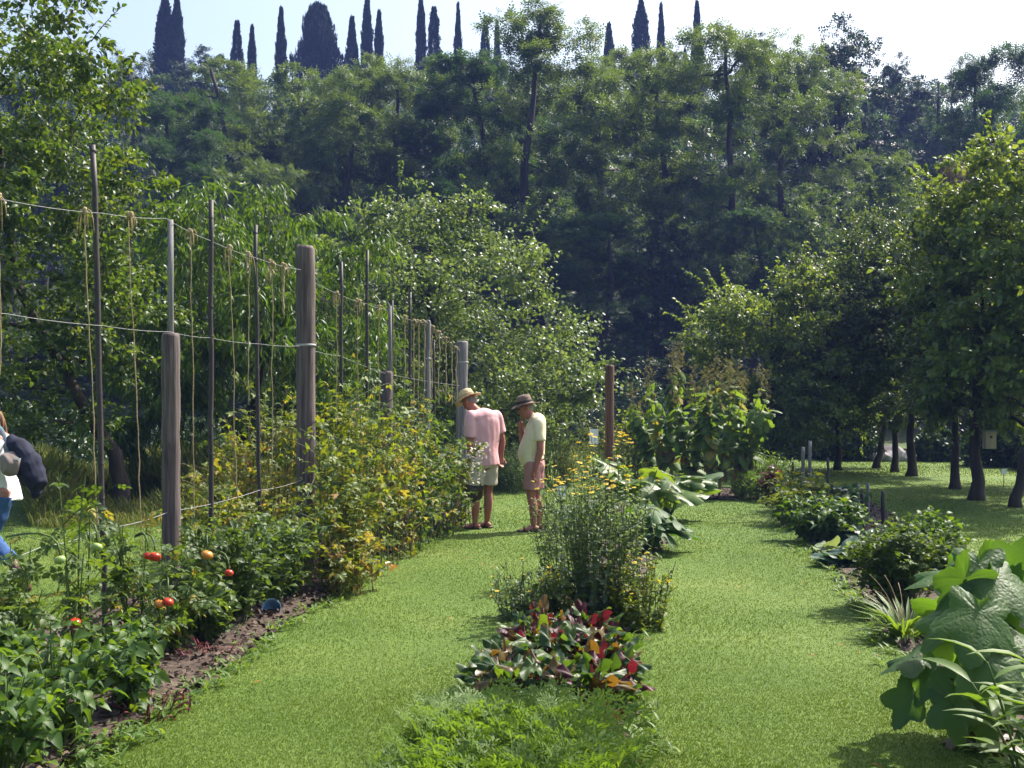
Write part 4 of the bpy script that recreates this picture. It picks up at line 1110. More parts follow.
def beet(px, py, label, red, seed, s=1.0):
    x, y = G(px, py); r = np.random.default_rng(seed); root = thing('beet_plant', label, 'beet', (x, y, 0), r.uniform(0, 6), 'red-veined beets of the middle bed')
    sb, lb = MB(), MB(); n = 46
    for i in range(n):
        a = i * 2.4; el = r.uniform(.35, 1.4); L = r.uniform(.14, .29) * s; d = np.array([math.cos(a) * math.cos(el), math.sin(a) * math.cos(el), math.sin(el)])
        e = d * L; sb.tube(bez((0, 0, 0), e * .5 + [0, 0, .03], e, 5), np.linspace(.008, .004, 5), 5)
        dd = unit(d * [1, 1, .35] + [0, 0, r.uniform(-.45, .3)]); k = r.random()
        m = 1 if k < red else (2 if k < red + .14 else 0)
        lb.scatter(BT[i % 3], [e - dd * .01], [dd], [np.array([-d[0] * .5, -d[1] * .5, 1]) + r.normal(0, .25, 3)], [r.uniform(.055, .105) * s], m)
    sb.build('stalks', M['red_stem'], root); lb.build('leaves', [M['beet'], M['beet_red'], M['bronze']], root)


blist = [(500, 690, .05, 'beet at the left end of the patch with pale shining leaves'), (535, 712, .04, 'beet with one broad upright light green leaf at the front of the patch'),
         (572, 722, .12, None), (598, 722, .5, 'beet with a tuft of crimson leaves at the right front'), (616, 706, .2, 'beet at the right end beside the lawn, bronze leaves'),
         (520, 668, .1, None), (556, 680, .12, None), (592, 690, .14, None), (612, 672, .18, None), (540, 652, .35, 'beet with a red leaf at the back left of the patch'), (575, 656, .6, 'beet with the brightest red leaves at the back of the patch'), (600, 654, .12, None), (500, 712, .03, None), (587, 672, .5, None), (558, 700, .1, None)]
for i, (px, py, red, lab) in enumerate(blist): beet(555 + (px - 555) * .84, 684 + (py - 684) * 1.0, lab or 'leafy green beet with dark red stalks crowded inside the beet patch', red, 310 + i)


# flowers
def flower_meshes():
    mb = MB(); n = 12
    for k in range(n):
        a = k / n * 6.283; mb.scatter(T_ROUND, [(math.cos(a) * .25, math.sin(a) * .25, 0)], [(math.cos(a), math.sin(a), -.12)], [(0, 0, 1)], [.78])
    me = mb.mesh('flower'); me.materials.append(M['petal']); me.materials.append(M['eye'])
    return me


mbf = MB(); nn = 12
for k in range(nn):
    a = k / nn * 6.283; mbf.scatter(T_ROUND, [(math.cos(a) * .22, math.sin(a) * .22, 0)], [(math.cos(a), math.sin(a), -.1)], [(0, 0, 1)], [.8])
mbf.lathe([(.38, -.02), (.34, .1), (.2, .2), (0, .24)], n=10, mat=1); mbf.lathe([(0, -.22), (.2, -.16), (.34, -.02)], n=8, mat=1)
FLOWER = mbf.mesh('flower'); FLOWER.materials.append(M['petal']); FLOWER.materials.append(M['eye'])


def flower_plant(label, loc, seed, n_stems, h, spread, nfl, fsize, leaf, lsize, per, mat, name='yellow_daisy', top_only=True, group='yellow daisies of the middle bed', hmin=.55, stem='stem'):
    r = np.random.default_rng(seed); root = thing(name, label, 'flower', loc, 0, group)
    sb, lb = MB(), MB(); tips = []
    for i in range(n_stems):
        a = r.uniform(0, 6.283); q = math.sqrt(r.random()); hh = h * r.uniform(hmin, 1.02) * (1 - .25 * q)
        b = np.array([math.cos(a) * spread * .62 * q, math.sin(a) * spread * .62 * q, -.02]); e = np.array([math.cos(a) * spread * q, math.sin(a) * spread * q, hh]) + r.normal(0, .03, 3) * [1, 1, 0]
        p = bez(b, (b + e) / 2 + r.normal(0, .03, 3), e, 9); sb.tube(p, np.linspace(.0042, .002, 9), 4, cap=False); tips.append(e)
        n = per; t = .03 + .95 * r.random(n) ** 1.15; x = np.stack([np.interp(t, np.linspace(0, 1, 9), p[:, c]) for c in range(3)], -1)
        phi = r.uniform(0, 6.283, n); lb.scatter(leaf, x, np.stack([np.cos(phi), np.sin(phi), .5 + .4 * r.normal(size=n)], -1), rnd_unit(r, n) * .6 + [0, 0, 1], lsize * r.uniform(.5, 1.15, n) * (1.15 - .6 * t))
        for _ in range(2):
            k = r.integers(5, 8); o = unit(rnd_unit(r, 1)[0] * [1, 1, .2] + [0, 0, .9]) * r.uniform(.1, .25) * h; ee = p[k] + o
            sb.tube(bez(p[k], p[k] + o * [.7, .7, .4], ee, 5), np.linspace(.003, .002, 5), 4, cap=False); tips.append(ee)
            m_ = 4; tt = r.random(m_)[:, None]; lb.scatter(leaf, p[k] + o * tt, rnd_unit(r, m_) * [1, 1, .5] + [0, 0, .4], rnd_unit(r, m_) * .5 + [0, 0, 1], lsize * r.uniform(.3, .7, m_))
    sb.build('stems', M[stem], root); lb.build('foliage', M[mat], root)
    tips = sorted(tips, key=lambda q: -q[2])
    if not top_only: r.shuffle(tips)
    for e in tips[:nfl]:
        o = bpy.data.objects.new('flower', FLOWER); COL.objects.link(o); o.parent = root; o.location = e; s = fsize * r.uniform(.75, 1.2)
        o.scale = (s, s, s); o.rotation_euler = (r.normal(0, .22), r.normal(0, .22), r.uniform(0, 6))
    return root


x, y = G(602, 622)
flower_plant('tall grey-green clump topped with many flat yellow flowers, in front of the brown post', (x, y, 0), 400, 72, 1.38, .38, 62, .020, T_OVATE, .07, 42, 'flower_leaf', hmin=.6)
x, y = G(572, 588)
flower_plant('smaller yellow-flowered clump behind, its flowers overlapping the man in cream', (x, y, 0), 401, 38, 1.16, .42, 32, .019, T_OVATE, .07, 30, 'flower_leaf', hmin=.5)
x, y = G(640, 628)
flower_plant('low clump with orange-yellow buttons at the right of the tall flowers', (x, y, 0), 402, 46, .62, .28, 26, .019, T_OVATE, .06, 28, 'bean', top_only=False, hmin=.5)
x, y = G(528, 618)
flower_plant('low straggly clump with small yellow buttons left of the tall flowers', (x, y, 0), 403, 40, .48, .3, 20, .017, T_OVATE, .06, 28, 'flower_leaf', top_only=False, hmin=.5)
x, y = G(562, 622)
plant('flower_plant', 'small leafy plant filling in between the beets and the tall flowers', 'plant', (x, y, 0), 404, 16, .42, .24, T_OVATE, 10, .07, 'bean', branch=2, thick=.004)
x, y = G(668, 560)

# courgette plants
SQ = [big_leaf(5, .55, 50, .2, .09, s, .6, 1.1, .05) for s in (1, 2, 3)]


def rosette(name, label, loc, seed, n, stalk, size, shapes, mats, el=(.5, 1.25), group=None, cat='courgette', mix=None, lift=.35, stem='stem', az=None, thick=.012):
    r = np.random.default_rng(seed); root = thing(name, label, cat, loc, 0, group); sb = MB()
    lb = MB()
    for i in range(n):
        a = i * 2.4 + r.normal(0, .25) if az is None else az[i][0]
        e_ = r.uniform(*el) if az is None else az[i][1]
        L = stalk * r.uniform(.65, 1.1) if az is None else az[i][2]
        d = np.array([math.cos(a) * math.cos(e_), math.sin(a) * math.cos(e_), math.sin(e_)]); e = d * L
        sb.tube(bez((0, 0, 0), e * .5 + [0, 0, .12 * L], e, 8), np.linspace(thick, thick * .5, 8), 7)
        dd = unit(d * [1, 1, 0] + [0, 0, r.uniform(-.35, .25)]); s = size * r.uniform(.75, 1.15)
        lb.scatter(shapes[i % len(shapes)], [e - dd * .11 * s], [dd], [np.array([d[0] * lift, d[1] * lift, 1]) + r.normal(0, .22, 3)], [s], 0 if r.random() < .93 else len(mats) - 1)
    sb.build('stalks', M[stem], root); lb.build('leaves', [M[m] for m in mats], root)
    return root


for i, (px, py, n, st, sz, lab) in enumerate([(648, 553, 24, .46, .31, 'courgette plant with dark jagged leaves right of the tall flowers'), (588, 548, 13, .42, .25, 'courgette plant behind the tall flowers, pale leaves showing at the left'),
                                              (640, 530, 20, .78, .36, 'courgette plant with raised light green leaves behind the dark one'), (668, 520, 16, .62, .38, 'courgette plant with one long leaf pointing towards the lawn')]):
    x, y = G(px, py); rosette('courgette_plant', lab, (x, y, 0), 420 + i, n, st, sz, SQ, ['courgette', 'pale'] if i < 2 else ['broad', 'courgette'], el=(.75, 1.4), group='courgettes of the middle bed')

# tall broad-leaved plants near the end of the middle bed
BROAD = [big_leaf(3, .05, 24, .22, .06, s, .15, .66, .02, 4) for s in (4, 5)]


def tall_broad(px, py, top, label, seed, seeded=False, lean=0.0):
    x, y = G(px, py); h = Z_at(top, y); r = np.random.default_rng(seed); root = thing('sunchoke_plant', label, 'tall plant', (x, y, 0), 0, 'tall broad-leaved plants at the bed end')
    sb, lb, hb = MB(), MB(), MB()
    for i in range(7):
        a = r.uniform(0, 6.28); p = bez((math.cos(a) * .05, math.sin(a) * .05, -.03), (math.cos(a) * .12, math.sin(a) * .12, h * .5), (math.cos(a) * .3 + lean, math.sin(a) * .3, h * r.uniform(.78, 1)), 12)
        sb.tube(p, np.linspace(.018, .007, 12), 6)
        n = 14; t = np.linspace(.26, .98, n); q = np.stack([np.interp(t, np.linspace(0, 1, 12), p[:, c]) for c in range(3)], -1)
        for j in range(n):
            b = j * 2.4 + a; d = np.array([math.cos(b), math.sin(b), r.uniform(-1.3, .3)])
            dead = t[j] < .42 and r.random() < .4
            if dead: d[2] = -1.5
            lb.scatter(BROAD[j % 2], [q[j]], [d], [np.array([0, 0, 1]) + r.normal(0, .4, 3) + d * [.4, .4, 0]], [r.uniform(.13, .27) * (1.1 - .3 * t[j])], 2 if dead else (1 if r.random() < .05 else 0))
        if seeded or r.random() < .3:
            m = 40; hb.scatter(T_SPRAY, p[-1] + r.normal(0, 1, (m, 3)) * [.06, .06, .16] + [0, 0, .2], rnd_unit(r, m) + [0, 0, .8], rnd_unit(r, m), r.uniform(.04, .09, m))
    sb.build('stems', M['tan_stem'], root); lb.build('leaves', [M['pale'], M['yellow'], M['seed']], root)
    hb.build('seed_sprays', M['seed'], root)


for i, (px, py, top, lab, sd_, ln) in enumerate([
        (668, 493, 366, 'tallest seeding plant with a brown plume, left in the tall clump', True, -.1), (690, 496, 392, 'tall plant with big drooping leaves, middle of the clump', False, 0),
        (716, 498, 384, 'tall plant with pale shining leaves, just right of the clump middle', False, .1), (742, 497, 392, 'tall plant leaning right over the lawn, right end of the clump', False, .25),
        (704, 488, 380, 'tall plant at the back of the clump with yellowish seed heads', True, .05), (735, 487, 378, 'tall seeding plant at the back right of the clump', True, .2), (655, 488, 400, 'tall plant at the left back of the clump behind the courgettes', False, -.15)]):
    tall_broad(px, py, top, lab, 450 + i, sd_, ln)
# soft plants behind
for i, (px, py, top, sp, mats, lab) in enumerate([
        (520, 492, 440, .55, 'grey_leaf', 'soft grey-green mound in the border between the two men'), (498, 490, 455, .5, 'pale', 'light green mound behind the legs of the man in pink'),
        (560, 486, 430, .6, 'meadow', 'feathery tan and green clump right of the man in cream'), (588, 480, 412, .7, 'meadow', 'tall thin seeding grass left of the brown post'),
        (630, 478, 408, .7, 'bean', 'yellow-green flowering mass right of the brown post'), (545, 476, 420, .6, 'pale', 'light leafy plant behind the man in cream'),
        (765, 492, 450, .5, 'pale', 'pale feathery plant right of the tall clump'), (752, 500, 472, .35, 'pale', 'low pale plant at the foot of the tall clump'), (480, 480, 420, .6, 'bean', 'leafy plant beyond the trellis end behind the man in pink')]):
    x, y = G(px, py); h = Z_at(top, y)
    plant('border_plant', lab, 'border plant', (x, y, 0), 480 + i, 46, h, sp, T_LANCE if mats != 'bean' else T_OVATE, 13, .11, mats, 'soft plants of the far border', base_r=.3, branch=2, up=.9, droop=.1, jitter=.9, thick=.006)
x, y = G(612, 500)
flower_plant('sparse orange and yellow flowers in the mass behind the brown post', (x, y, 0), 495, 30, 1.25, .6, 22, .04, T_LANCE, .1, 14, 'bean', group='soft plants of the far border', name='marigold')

# ------------------------------------------------------------------ right bed
RG = 'plants of the right bed'
x, y = G(776, 502)
plant('amaranth_plant', 'dark burgundy leafy plant at the far end of the right bed', 'plant', (x, y, 0), 500, 16, .58, .3, T_OVATE, 12, .14, 'burgundy', RG, thick=.008)
for i, (px, py, top, sp, mt, lf, sz, lab) in enumerate([
        (797, 512, 470, .42, 'bean', T_OVATE, .11, 'light green bush beside the burgundy plant'), (822, 528, 478, .42, 'bean', T_OVATE, .11, 'light green bush at the foot of the thin black stake'),
        (812, 542, 490, .42, 'pepper', T_OVATE2, .11, 'dark-leaved pepper bush at the soil edge below the thin black stake'), (838, 545, 498, .38, 'pepper', T_OVATE2, .11, 'pepper bush right of the thin black stake'),
        (790, 525, 484, .36, 'bean', T_OVATE, .1, 'leafy bush on the lawn side of the right bed'), (845, 528, 484, .36, 'blue_leaf', T_OVATE, .12, 'blue-green bush behind the pepper bushes by the three pegs')]):
    x, y = G(px, py); h = Z_at(top, y)
    plant('bean_bush', lab, 'bush', (x, y, 0), 510 + i, 22, h, sp, lf, 11, sz, mt, RG, branch=3, up=.3, droop=.3, jitter=.9, thick=.007)
CAB = [big_leaf(3, .04, 30, .1, .12, s, .25, .85) for s in (7, 8)]
for i, (px, py, s, lab) in enumerate([(850, 566, .22, 'blue-green cabbage at the soil edge left of the box-like bush'), (872, 548, .24, 'blue-green cabbage right under the square-cut peg'), (852, 546, .24, 'blue-green cabbage behind, below the three pegs')]):
    x, y = G(px, py); rosette('cabbage_plant', lab, (x, y, 0), 530 + i, 18, .2, s, CAB, ['blue_leaf', 'grey_leaf'], (.25, 1.35), RG, 'cabbage', lift=-.45)
x, y = G(832, 556)
r = np.random.default_rng(540); root = thing('dry_leaf_heap', 'pale dry cabbage leaves lying on the soil', 'leaves', (x, y, 0)); n = 16
MB().scatter(CAB[0], np.stack([r.normal(0, .12, n), r.normal(0, .1, n), .05 + .05 * r.random(n)], -1), rnd_unit(r, n) * [1, 1, .3], rnd_unit(r, n) * .6 + [0, 0, 1], r.uniform(.1, .18, n)).build('leaves', M['grey_leaf'], root)
for i, (px, py, w, top, lab) in enumerate([(900, 610, .36, 526, 'dense dark box-like bush in the right bed'), (932, 585, .26, 520, 'bushy light-tipped plant at the right of the dense bush')]):
    x, y = G(px, py); h = Z_at(top, y)
    plant('pepper_bush', lab, 'bush', (x, y, 0), 545 + i, 60, h * 1.15, w * 1.1, T_OVATE, 15, .065, 'pepper' if i else 'tomato', RG, base_r=.14, branch=4, up=.5, droop=.2, jitter=.9, thick=.005)
x, y = G(905, 640)
r = np.random.default_rng(550); root = thing('daylily_tuft', 'yellow-green tuft of narrow arching leaves between bush and squash', 'plant', (x, y, 0)); n = 150; a = r.uniform(0, 6.28, n)
MB().scatter(T_BLADE, np.stack([np.cos(a) * .1 * r.random(n), np.sin(a) * .1 * r.random(n), np.zeros(n)], -1), np.stack([np.cos(a) * .7, np.sin(a) * .7, .3 + r.random(n)], -1), np.stack([-np.cos(a), -np.sin(a), np.ones(n)], -1), r.uniform(.2, .42, n)).build('blades', M['pale'], root)
sb = MB()
for k in range(6):
    a = r.uniform(0, 6.28); sb.tube(bez((0, 0, 0), (math.cos(a) * .1, math.sin(a) * .1, .3), (math.cos(a) * .3, math.sin(a) * .3, .35 * r.random() + .1), 6), .0025, 4)
sb.build('stalks', M['tan_stem'], root)

# the big squash plant in the near right corner
SQB = [big_leaf(5, .40, 90, .2, .10, s, .6, 1.12, .028, 9) for s in (11, 12, 13, 14)]
y = 5.55; x = X_at(985, y); r = np.random.default_rng(560)
root = thing('squash_plant', 'large squash plant with huge lobed leaves in the near right corner', 'squash', (x, y, 0), 0)
sb, lb = MB(), MB()
tgt = [  # leaf centre pixels, distance, size, tip direction (right, away, up), upper side's normal
    (925, 578, 5.6, .29, (-.95, -.1, -.15), (-.1, -.35, 1)), (1003, 556, 5.75, .27, (.5, .1, .45), (.35, .75, .5)), (950, 600, 5.35, .27, (-.5, .1, -.75), (.55, .6, .5)),
    (978, 588, 5.3, .30, (-.25, -.55, -.6), (-.1, -.6, .75)), (893, 664, 5.3, .22, (-1, -.1, -.3), (0, -.3, 1)), (935, 632, 5.2, .28, (-.75, -.35, -.55), (-.25, -.45, .85)),
    (975, 640, 4.95, .33, (-.35, -.6, -.65), (.15, -.6, .75)), (1020, 600, 5.2, .33, (.3, -.6, -.45), (.1, -.55, .85)), (1003, 690, 4.85, .30, (.2, -.6, -.75), (.1, -.75, .5)),
    (922, 690, 5.2, .21, (-.6, -.2, -.75), (-.45, -.5, .65)), (903, 716, 5.25, .2, (-.45, -.1, -.9), (.6, .5, .5)), (958, 728, 5.05, .22, (.1, -.4, -.9), (-.1, -.85, .4)),
    (930, 604, 5.75, .24, (-.7, .2, .3), (.5, .55, .6)), (965, 566, 5.9, .25, (-.3, .2, .7), (.5, .75, .4)), (1040, 570, 5.8, .30, (.5, .3, .1), (0, -.2, 1)), (1050, 650, 5.3, .32, (.8, -.3, -.3), (.2, -.3, 1)),
    (950, 676, 5.5, .26, (-.7, .2, -.5), (-.2, -.3, 1)), (990, 728, 5.2, .24, (.2, -.3, -.8), (0, -.8, .6)), (1012, 575, 5.6, .28, (.1, -.3, .5), (.3, .8, .4)), (935, 650, 5.75, .25, (-.6, .5, -.4), (.4, .4, .8)), (1060, 700, 5.0, .28, (.6, -.6, -.5), (.1, -.5, .8)),
    (960, 655, 5.45, .26, (-.6, -.2, -.45), (.45, .5, .6)), (1005, 630, 5.5, .30, (0, -.5, -.3), (0, -.35, 1)), (945, 706, 5.3, .22, (-.55, -.2, -.7), (.4, .5, .6)), (985, 612, 5.6, .26, (-.4, .1, .4), (.4, .7, .5)), (1022, 552, 5.5, .24, (.3, -.2, .6), (.1, -.7, .6))]
for i, (px, py, Y, s, d, nn_) in enumerate(tgt):
    c = at(px, py, Y) - [x, y, 0]; d = unit(np.array(d)); e = c - d * s * .45
    e[2] = max(e[2], .08)
    b = np.array([r.normal(0, .07), r.normal(0, .07), 0]); mdl = (b + e) / 2 + [0, 0, .12] - d * .05
    sb.tube(bez(b, mdl, e, 10), np.linspace(.014, .007, 10), 8)
    lb.scatter(SQB[i % 4], [e - d * .11 * s], [d], [np.array(nn_) + r.normal(0, .12, 3)], [s * .86])
sb.build('stalks', M['stem'], root); lb.build('leaves', M['squash'], root)
ob = rosette('squash_side_shoot', 'yellowed squash leaves low under the big squash plant', (x - .12, y - .25, 0), 571, 4, .16, .17, SQB, ['bronze', 'yellow'], (.2, .6), None, 'squash')
# lance-leaved plant at the bottom right
y = 4.55; x = X_at(1028, y); r = np.random.default_rng(580)
root = thing('dahlia_plant', 'bright green plant with long pointed leaves at the bottom right corner', 'plant', (x, y, 0))
sb, lb = MB(), MB()
for k in range(8):
    a = r.uniform(0, 6.28); p = bez((0, 0, 0), (math.cos(a) * .08, math.sin(a) * .08, .3), (math.cos(a) * .24, math.sin(a) * .24, r.uniform(.45, .66)), 10); sb.tube(p, np.linspace(.008, .004, 10), 6)
    n = 11; q = p[np.linspace(2, 9, n).astype(int)]; b = np.arange(n) * 2.4 + a
    lb.scatter(leaf_t([(0, 0, 0), (.15, .06, .03), (.35, .095, .03), (.6, .085, -.03), (.82, .045, -.12), (1, 0, -.24)]), q, np.stack([np.cos(b), np.sin(b), .35 + .3 * r.random(n)], -1), rnd_unit(r, n) * .25 + [0, 0, 1], r.uniform(.17, .27, n))
sb.build('stems', M['stem'], root); lb.build('foliage', M['pale'], root)
# ------------------------------------------------------------------ people
DG = None
M['skin'] = solid('skin', [(.3, .14, .1), (.4, .21, .15)], 6, .55)
M['skin_red'] = solid('sun_reddened_skin', [(.3, .11, .08), (.38, .16, .12)], 6, .55)
M['hair'] = solid('grey_hair', [(.13, .12, .11), (.24, .22, .2)], 60, .7)
M['hair_auburn'] = solid('auburn_hair', [(.13, .07, .04), (.26, .15, .08)], 50, .6, (1, 1, .2))


def cloth(name, a, b): return solid(name, [a, b], 7, .85, bump=.25)


def chain(mb, pts, rx, ry=None, head=0.0, n=16, sub=5, capr=True):
    """closed soft tube through points; cross sections are ellipses rx (across) by ry, turned by `head`"""
    p = np.asarray(pts, float); m = len(p); rx = np.broadcast_to(np.asarray(rx, float), (m,)); ry = rx if ry is None else np.broadcast_to(np.asarray(ry, float), (m,))
    t = np.arange(m); tt = np.linspace(0, m - 1, (m - 1) * sub + 1)
    def ip(v):
        # smooth through points
        d = np.gradient(v) if m > 2 else np.full(m, v[1] - v[0]); k = np.clip(tt.astype(int), 0, m - 2); u = tt - k
        return (2 * u**3 - 3 * u**2 + 1) * v[k] + (u**3 - 2 * u**2 + u) * d[k] + (-2 * u**3 + 3 * u**2) * v[k + 1] + (u**3 - u**2) * d[k + 1]
    q = np.stack([ip(p[:, i]) for i in range(3)], -1); a, b = ip(rx), ip(ry)
    tan = unit(np.gradient(q, axis=0)); side = np.array([math.cos(head), math.sin(head), 0])
    u = side[None] - (tan @ side)[:, None] * tan; bad = np.linalg.norm(u, axis=1) < .15
    if bad.any(): u[bad] = np.cross(tan[bad], [0, 0, 1.0])
    u = unit(u); w = np.cross(tan, u)
    if capr:
        e = np.array([.25, .6, .88])
        def capd(i, sgn): return [(q[i] + sgn * tan[i] * min(a[i], b[i]) * math.sqrt(max(0, 1 - k * k)) * .9, a[i] * k, b[i] * k, u[i], w[i]) for k in e]
        st = capd(0, -1) + [(q[i], a[i], b[i], u[i], w[i]) for i in range(len(q))] + capd(-1, 1)[::-1]
    else: st = [(q[i], a[i], b[i], u[i], w[i]) for i in range(len(q))]
    ang = np.arange(n) / n * 6.28318; V = np.concatenate([c + ra * np.cos(ang)[:, None] * uu + rb * np.sin(ang)[:, None] * ww for c, ra, rb, uu, ww in st])
    L = len(st); T = []
    i = np.arange(L - 1)[:, None] * n; j = np.arange(n)[None]; k = (j + 1) % n
    T = np.concatenate([np.stack([i + j, i + k, i + n + k], -1).reshape(-1, 3), np.stack([i + j, i + n + k, i + n + j], -1).reshape(-1, 3)])
    V = np.concatenate([V, st[0][0][None], st[-1][0][None]]); c0, c1 = L * n, L * n + 1; jj = np.arange(n); kk = (jj + 1) % n
    T = np.concatenate([T, np.stack([np.full(n, c0), kk, jj], -1), np.stack([np.full(n, c1), (L - 1) * n + jj, (L - 1) * n + kk], -1)])
    mb.add(V, T)


def blob(mb, c, r3, head=0.0, n=16):
    prof = [(math.sin(a), -math.cos(a)) for a in np.linspace(0, math.pi, 11)]
    x = MB().lathe(prof, n=n); v = x.v[0] * np.asarray(r3); ca, sa = math.cos(head), math.sin(head)
    v = np.stack([v[:, 0] * ca - v[:, 1] * sa, v[:, 0] * sa + v[:, 1] * ca, v[:, 2]], -1) + np.asarray(c); mb.add(v, x.f[0])


def fuse(mb, name, mat, parent, voxel=.007, smooth=4):
    """one continuous surface out of overlapping closed shapes"""
    o = mb.build(name + '_raw', mat)
    rm = o.modifiers.new('r', 'REMESH'); rm.mode = 'VOXEL'; rm.voxel_size = voxel; rm.use_smooth_shade = True
    sm = o.modifiers.new('s', 'SMOOTH'); sm.iterations = smooth; sm.factor = .5
    dg = bpy.context.evaluated_depsgraph_get(); me = bpy.data.meshes.new_from_object(o.evaluated_get(dg)); me.name = name
    me.materials.clear(); me.materials.append(mat)
    me.polygons.foreach_set('use_smooth', np.ones(len(me.polygons), bool))
    bpy.data.objects.remove(o)
    q = bpy.data.objects.new(name, me); COL.objects.link(q); q.parent = parent
    return q


def crease(o, amp=.008, freq=7.0, seed=0, zs=.5):
    """soft folds in cloth"""
    from mathutils import noise
    me = o.data; me.update()
    nn = [v.normal.copy() for v in me.vertices]
    for v, n in zip(me.vertices, nn):
        q = Vector((v.co.x * freq + seed, v.co.y * freq, v.co.z * freq * zs))
        a = 1 - abs(noise.noise(q)) * 2.2; b = noise.noise(q * 2.3 + Vector((5, 1, 2)))
        v.co += n * amp * (a * .7 + b * .6 - .3)
    me.update(); return o


def hand(mb, wrist, d, palm_n, s=1.0, curl=.5):
    """palm, four unequal curled fingers and a thumb leaving the side of the palm"""
    wrist = np.asarray(wrist, float); d = unit(d); pn = unit(np.asarray(palm_n) - np.dot(palm_n, d) * d); sd = np.cross(d, pn)
    chain(mb, [wrist - d * .03 * s, wrist + d * .03 * s, wrist + d * .085 * s], [.025 * s, .036 * s, .038 * s], [.02 * s, .016 * s, .014 * s], n=10, sub=3)
    for k, (off, L) in enumerate(((-.03, .068), (-.01, .078), (.011, .072), (.03, .056))):
        b = wrist + d * .08 * s + sd * off * s; m_ = b + d * L * .5 * s + pn * curl * .25 * L * s; e = m_ + unit(d + pn * curl * 1.5) * L * .55 * s
        chain(mb, [b - d * .015 * s, b + d * L * .25 * s, m_, e], [.0105 * s, .01 * s, .0095 * s, .008 * s], n=8, sub=3)
    b = wrist + d * .03 * s - sd * .03 * s; chain(mb, [b, b + d * .03 * s - sd * .025 * s + pn * .01 * s, b + d * .062 * s - sd * .03 * s + pn * .03 * s], [.014 * s, .012 * s, .0095 * s], n=8, sub=3)


def head_on(mb, c, face, tilt=0.0, s=1.0):
    """skull, jaw, nose, brows, lips, ears about centre c; face = direction looked at"""
    f = unit(face); up = unit(np.array([0, 0, 1.0]) - f * f[2]); rt = np.cross(f, up); c = np.asarray(c, float)
    hd = math.atan2(rt[1], rt[0])
    P = lambda a, b, z: c + (rt * a + f * b + up * z) * s
    blob(mb, P(0, -.012, .03), np.array([.076, .095, .092]) * s, hd)
    chain(mb, [P(0, .02, .0), P(0, .035, -.05), P(0, .045, -.092)], [.066 * s, .056 * s, .034 * s], [.07 * s, .055 * s, .036 * s], hd, n=14)
    chain(mb, [P(0, .078, .03), P(0, .098, -.005), P(0, .105, -.022)], [.010 * s, .013 * s, .017 * s], n=8, sub=3)
    for q in (-1, 1):
        blob(mb, P(q * .031, .074, .036), np.array([.022, .014, .009]) * s, hd, 8)
        blob(mb, P(q * .079, -.005, -.002), np.array([.012, .022, .034]) * s, hd, 8)
    for zz in (-.050, -.062): blob(mb, P(0, .086, zz), np.array([.024, .010, .007]) * s, hd, 8)
    return P


def eyes(P, parent):
    for q in (-1, 1):
        mb = MB(); blob(mb, P(q * .031, .083, .018), (.011, .008, .007)); mb.build('eye', M['steel'], parent)


def hat(parent, c, face, tilt, mat, band, crown_r=.088, crown_h=.11, brim=.165, droop=.03):
    """brimmed hat: crown with a pinched top, curved brim, band as its own piece"""
    root_mb = MB(); n = 28
    prof = [(0, crown_h * .86), (crown_r * .35, crown_h * .9), (crown_r * .66, crown_h), (crown_r * .88, crown_h * .93), (crown_r * .97, crown_h * .55), (crown_r * 1.04, .012), (crown_r * 1.12, 0), (brim * .8, -.004), (brim, .004), (brim, -.003), (brim * .8, -.011), (crown_r * 1.0, -.008), (crown_r * .94, .03)]
    root_mb.lathe(prof, n=n)
    v = root_mb.v[0]; rr = np.hypot(v[:, 0], v[:, 1]); a = np.arctan2(v[:, 1], v[:, 0]); k = np.clip((rr - crown_r) / (brim - crown_r), 0, 1)
    v[:, 2] += k * (.5 * droop * np.cos(2 * a) - droop * .6)              # brim dips front and back, rises at the sides
    top = v[:, 2] > crown_h * .8; v[top, 2] -= .018 * np.exp(-(v[top, 0] / .025) ** 2)
    v[:, 1] *= 1.14
    o = root_mb.build('hat', mat, parent); f = unit(face); hd = math.atan2(f[1], f[0]) - math.pi / 2
    o.rotation_euler = (tilt, 0, hd); o.location = c; o.rotation_mode = 'ZXY' if False else 'XYZ'
    bm_ = MB().lathe([(crown_r * 1.03, .012), (crown_r * 1.055, .014), (crown_r * 1.035, .04), (crown_r * 1.0, .042)], n=n, sy=1.14)
    bm_.build('hat_band', band, o)
    return o


PXM = F / 14.6


